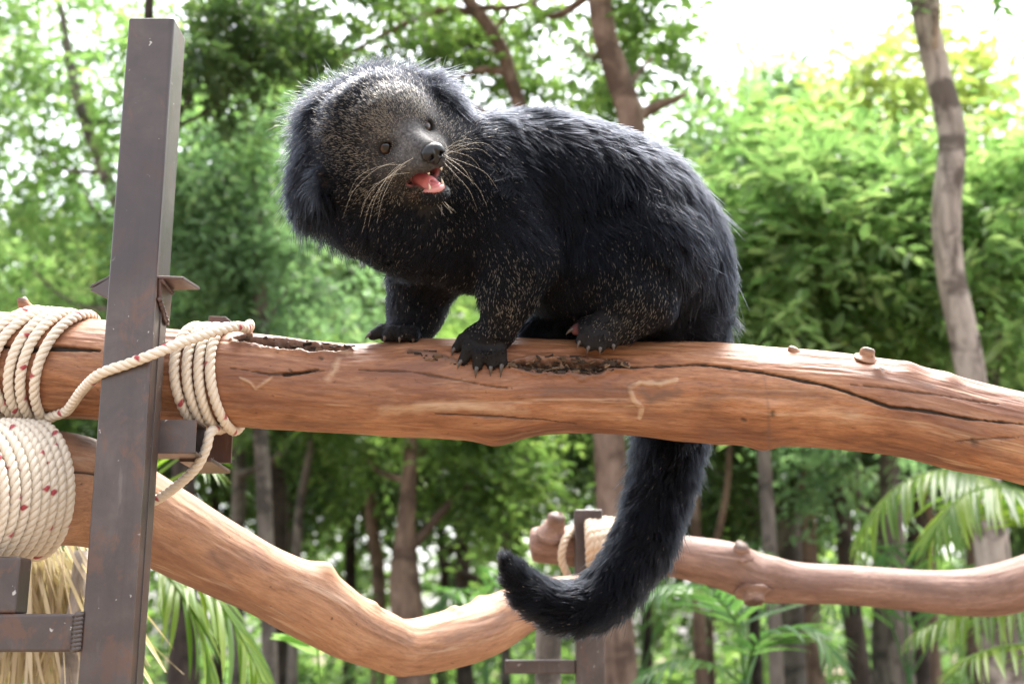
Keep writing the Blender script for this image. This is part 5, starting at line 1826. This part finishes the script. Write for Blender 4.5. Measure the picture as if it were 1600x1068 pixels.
# low palm in the middle right
b0 = PY(1160, 1100, 5.2); b0[2] = 0
palm('young palm with arching blue green fronds below the far log', b0, [
    ([(1163, 1060, 5.2), (1150, 975, 5.1), (1110, 925, 5.0), (1055, 912, 4.9), (1010, 935, 4.8)], 17, .24, dict(start=.3)),
    ([(1165, 1060, 5.2), (1178, 1010, 5.0), (1222, 982, 4.9), (1270, 985, 4.8), (1308, 1030, 4.7)], 18, .25, dict(start=.25)),
    ([(1163, 1060, 5.2), (1160, 960, 5.3), (1150, 890, 5.4), (1168, 850, 5.6)], 16, .26, dict(start=.3)),
    ([(1163, 1070, 5.2), (1120, 1040, 5.0), (1060, 1030, 4.9), (1000, 1060, 4.8)], 14, .22, dict(start=.3)),
    ([(1166, 1070, 5.2), (1215, 930, 5.5), (1262, 905, 5.7), (1300, 930, 5.9)], 14, .24, dict(start=.35))], LD_, PALM_D, .011, [b0, PY(1164, 1060, 5.2)])
# big palm at the right, between the logs
b1 = PY(1690, 1100, 5.0); b1[2] = 0
palm('large palm reaching in from the right with long hanging yellow green fronds', b1, [
    ([(1680, 900, 5.2), (1600, 780, 5.2), (1500, 735, 5.1), (1420, 748, 5.0), (1362, 805, 4.9), (1345, 860, 4.9)], 34, .35, dict(start=.15, droop=1.0)),
    ([(1690, 900, 5.0), (1640, 800, 4.9), (1580, 762, 4.8), (1510, 770, 4.7), (1466, 820, 4.6), (1452, 872, 4.6)], 32, .32, dict(start=.2, droop=1.1)),
    ([(1700, 960, 5.0), (1620, 940, 4.8), (1540, 950, 4.7), (1480, 965, 4.6), (1432, 985, 4.5)], 30, .27, dict(start=.15, droop=.9)),
    ([(1700, 1040, 4.8), (1620, 1010, 4.6), (1560, 1010, 4.5), (1510, 1030, 4.4), (1478, 1062, 4.4)], 18, .24, dict(start=.2, droop=.7)),
    ([(1690, 850, 5.3), (1640, 720, 5.4), (1600, 690, 5.5), (1540, 700, 5.6)], 26, .34, dict(start=.25, droop=.6))], LM, PALM, .014, [b1, PY(1690, 900, 5.0)])
# left palm behind the post
b2 = PY(240, 1100, 3.4); b2[2] = 0
palm('bright narrow-leaved palm behind the steel post, fanning out below the bent branch', b2, [
    ([(215, 905, 3.4), (250, 870, 3.4), (300, 890, 3.35), (350, 950, 3.3), (400, 1040, 3.25), (425, 1120, 3.2)], 20, .24, dict(start=.15, ang=.45, droop=.7)),
    ([(210, 920, 3.5), (240, 880, 3.5), (285, 930, 3.4), (320, 1010, 3.4), (335, 1100, 3.35)], 16, .22, dict(start=.2, ang=.45, droop=.8)),
    ([(200, 880, 3.5), (215, 780, 3.6), (245, 720, 3.6), (290, 705, 3.6), (330, 735, 3.55)], 14, .20, dict(start=.3, ang=.7, droop=.3)),
    ([(195, 900, 3.5), (165, 850, 3.5), (125, 830, 3.5), (85, 850, 3.45)], 14, .17, dict(start=.3, ang=.6, droop=.5))], LM, PALM, .010, [b2, PY(205, 910, 3.45)])
for bx, bY, lab, rows in ((760, 8.0, 'small palm far back between the sagging branch and the tail', [(-60, -120), (50, -150), (130, -90), (-130, -50)]), (1000, 9.0, 'small palm far back just right of the short far post', [(-80, -100), (30, -170), (110, -110)]), (1420, 7.0, 'low palm far back beside the pale grey trunk', [(-110, -120), (-30, -190), (80, -150), (140, -70)])):
    bb = PY(bx, 1060, bY); bb[2] = float(ground_z(bb[0], bY)); bb = np.array(bb)
    cc_ = PY(bx, 1040, bY)
    palm(lab, bb, [([(bx, 1060, bY), (bx + dx * .35, 1040 + dy * .75, bY), (bx + dx * .75, 1040 + dy, bY - .2), (bx + dx * 1.2, 1050 + dy * .75, bY - .4)], 12, .30, dict(start=.25)) for dx, dy in rows], LD_, PALM_D, .012, [bb, (bb + cc_) / 2, cc_])
# small broad-leaved shoot
b3 = PY(500, 1100, 4.2); b3[2] = 0
LB = [leaflet_mesh('leaflet', LEAF_A, 7, .11, .3, .35, t_) for t_ in (.6, .9)]
palm('small broad-leaved shoot under the sagging part of the branch', b3, [
    ([(500, 1100, 4.2), (498, 1040, 4.2), (494, 985, 4.15), (490, 950, 4.1)], 5, .17, dict(start=.45, ang=.8)),
    ([(500, 1100, 4.2), (508, 1050, 4.2), (520, 1010, 4.2), (530, 980, 4.15)], 4, .15, dict(start=.5, ang=.8))], LB, LEAF_A, .010, [b3, PY(500, 1095, 4.2)], 'plant')

# dry straw skirt and the pale pole at the lower left
th_ = thing('straw_bundle', 'dry straw-coloured leaves hanging in a ragged bundle behind the steel crossbar', 'straw bundle', tuple(PY(60, 900, 2.7)))
rs = np.random.default_rng(8)
ns_ = 420
su = rs.normal(48, 34, ns_); sv = rs.uniform(835, 900, ns_); sY = rs.uniform(2.55, 2.85, ns_)
V, Fq, n0 = [], [], 0
tn = []
for k in range(ns_):
    a = PY(su[k], sv[k], sY[k])
    d = norm(camdir(rs.normal(0.25 * (su[k] - 40) / 40, 0.22), -1.0, rs.normal(0, .25)))
    L_ = 0.16 + 0.24 * rs.random()
    tt = np.linspace(0, 1, 6)[:, None]
    c = a + d * L_ * tt + np.array([rs.normal(0, .03), rs.normal(0, .02), -0.02]) * tt ** 2
    w_ = (0.0022 + 0.0035 * rs.random()) * np.array([.7, 1, 1, .9, .6, .1])[:, None]
    sd2 = norm(np.cross(d, rs.normal(0, 1, 3)))
    V += [c + sd2 * w_, c - sd2 * w_ + 0.002 * np.cross(sd2, d)]
    Fq += [(n0 + i, n0 + i + 1, n0 + 6 + i + 1, n0 + 6 + i) for i in range(5)]
    n0 += 12
    tn += [rs.random()] * 12
so = mesh_obj('straw', np.concatenate(V), np.array(Fq), STRAW, th_, True, {'tone': np.array(tn)})
tag(so, kind='stuff')
limb_t = thing('pole', 'pale grey wooden pole standing behind the junction of post and crossbar', 'pole', tuple(PY(112, 1068, 2.6)))
pq = np.hstack([PY(np.array([128., 118, 108, 100]), np.array([860., 960, 1068, 1200]), 2.6), np.array([[.015], [.016], [.017], [.018]])])
pq[-1, 2] = 0
limb('shaft', pq, BARK_PALE, limb_t, 12, 20)
limb_t = thing('pole', 'grey weathered wooden pole left of the short far post', 'pole', tuple(PY(860, 1068, 3.6)))
pq = np.hstack([PY(np.array([868., 862, 856, 852]), np.array([900., 980, 1068, 1250]), 3.6), np.array([[.033], [.034], [.035], [.036]])])
pq[-1, 2] = 0
limb('shaft', pq, BARK_GREY, limb_t, 12, 20)
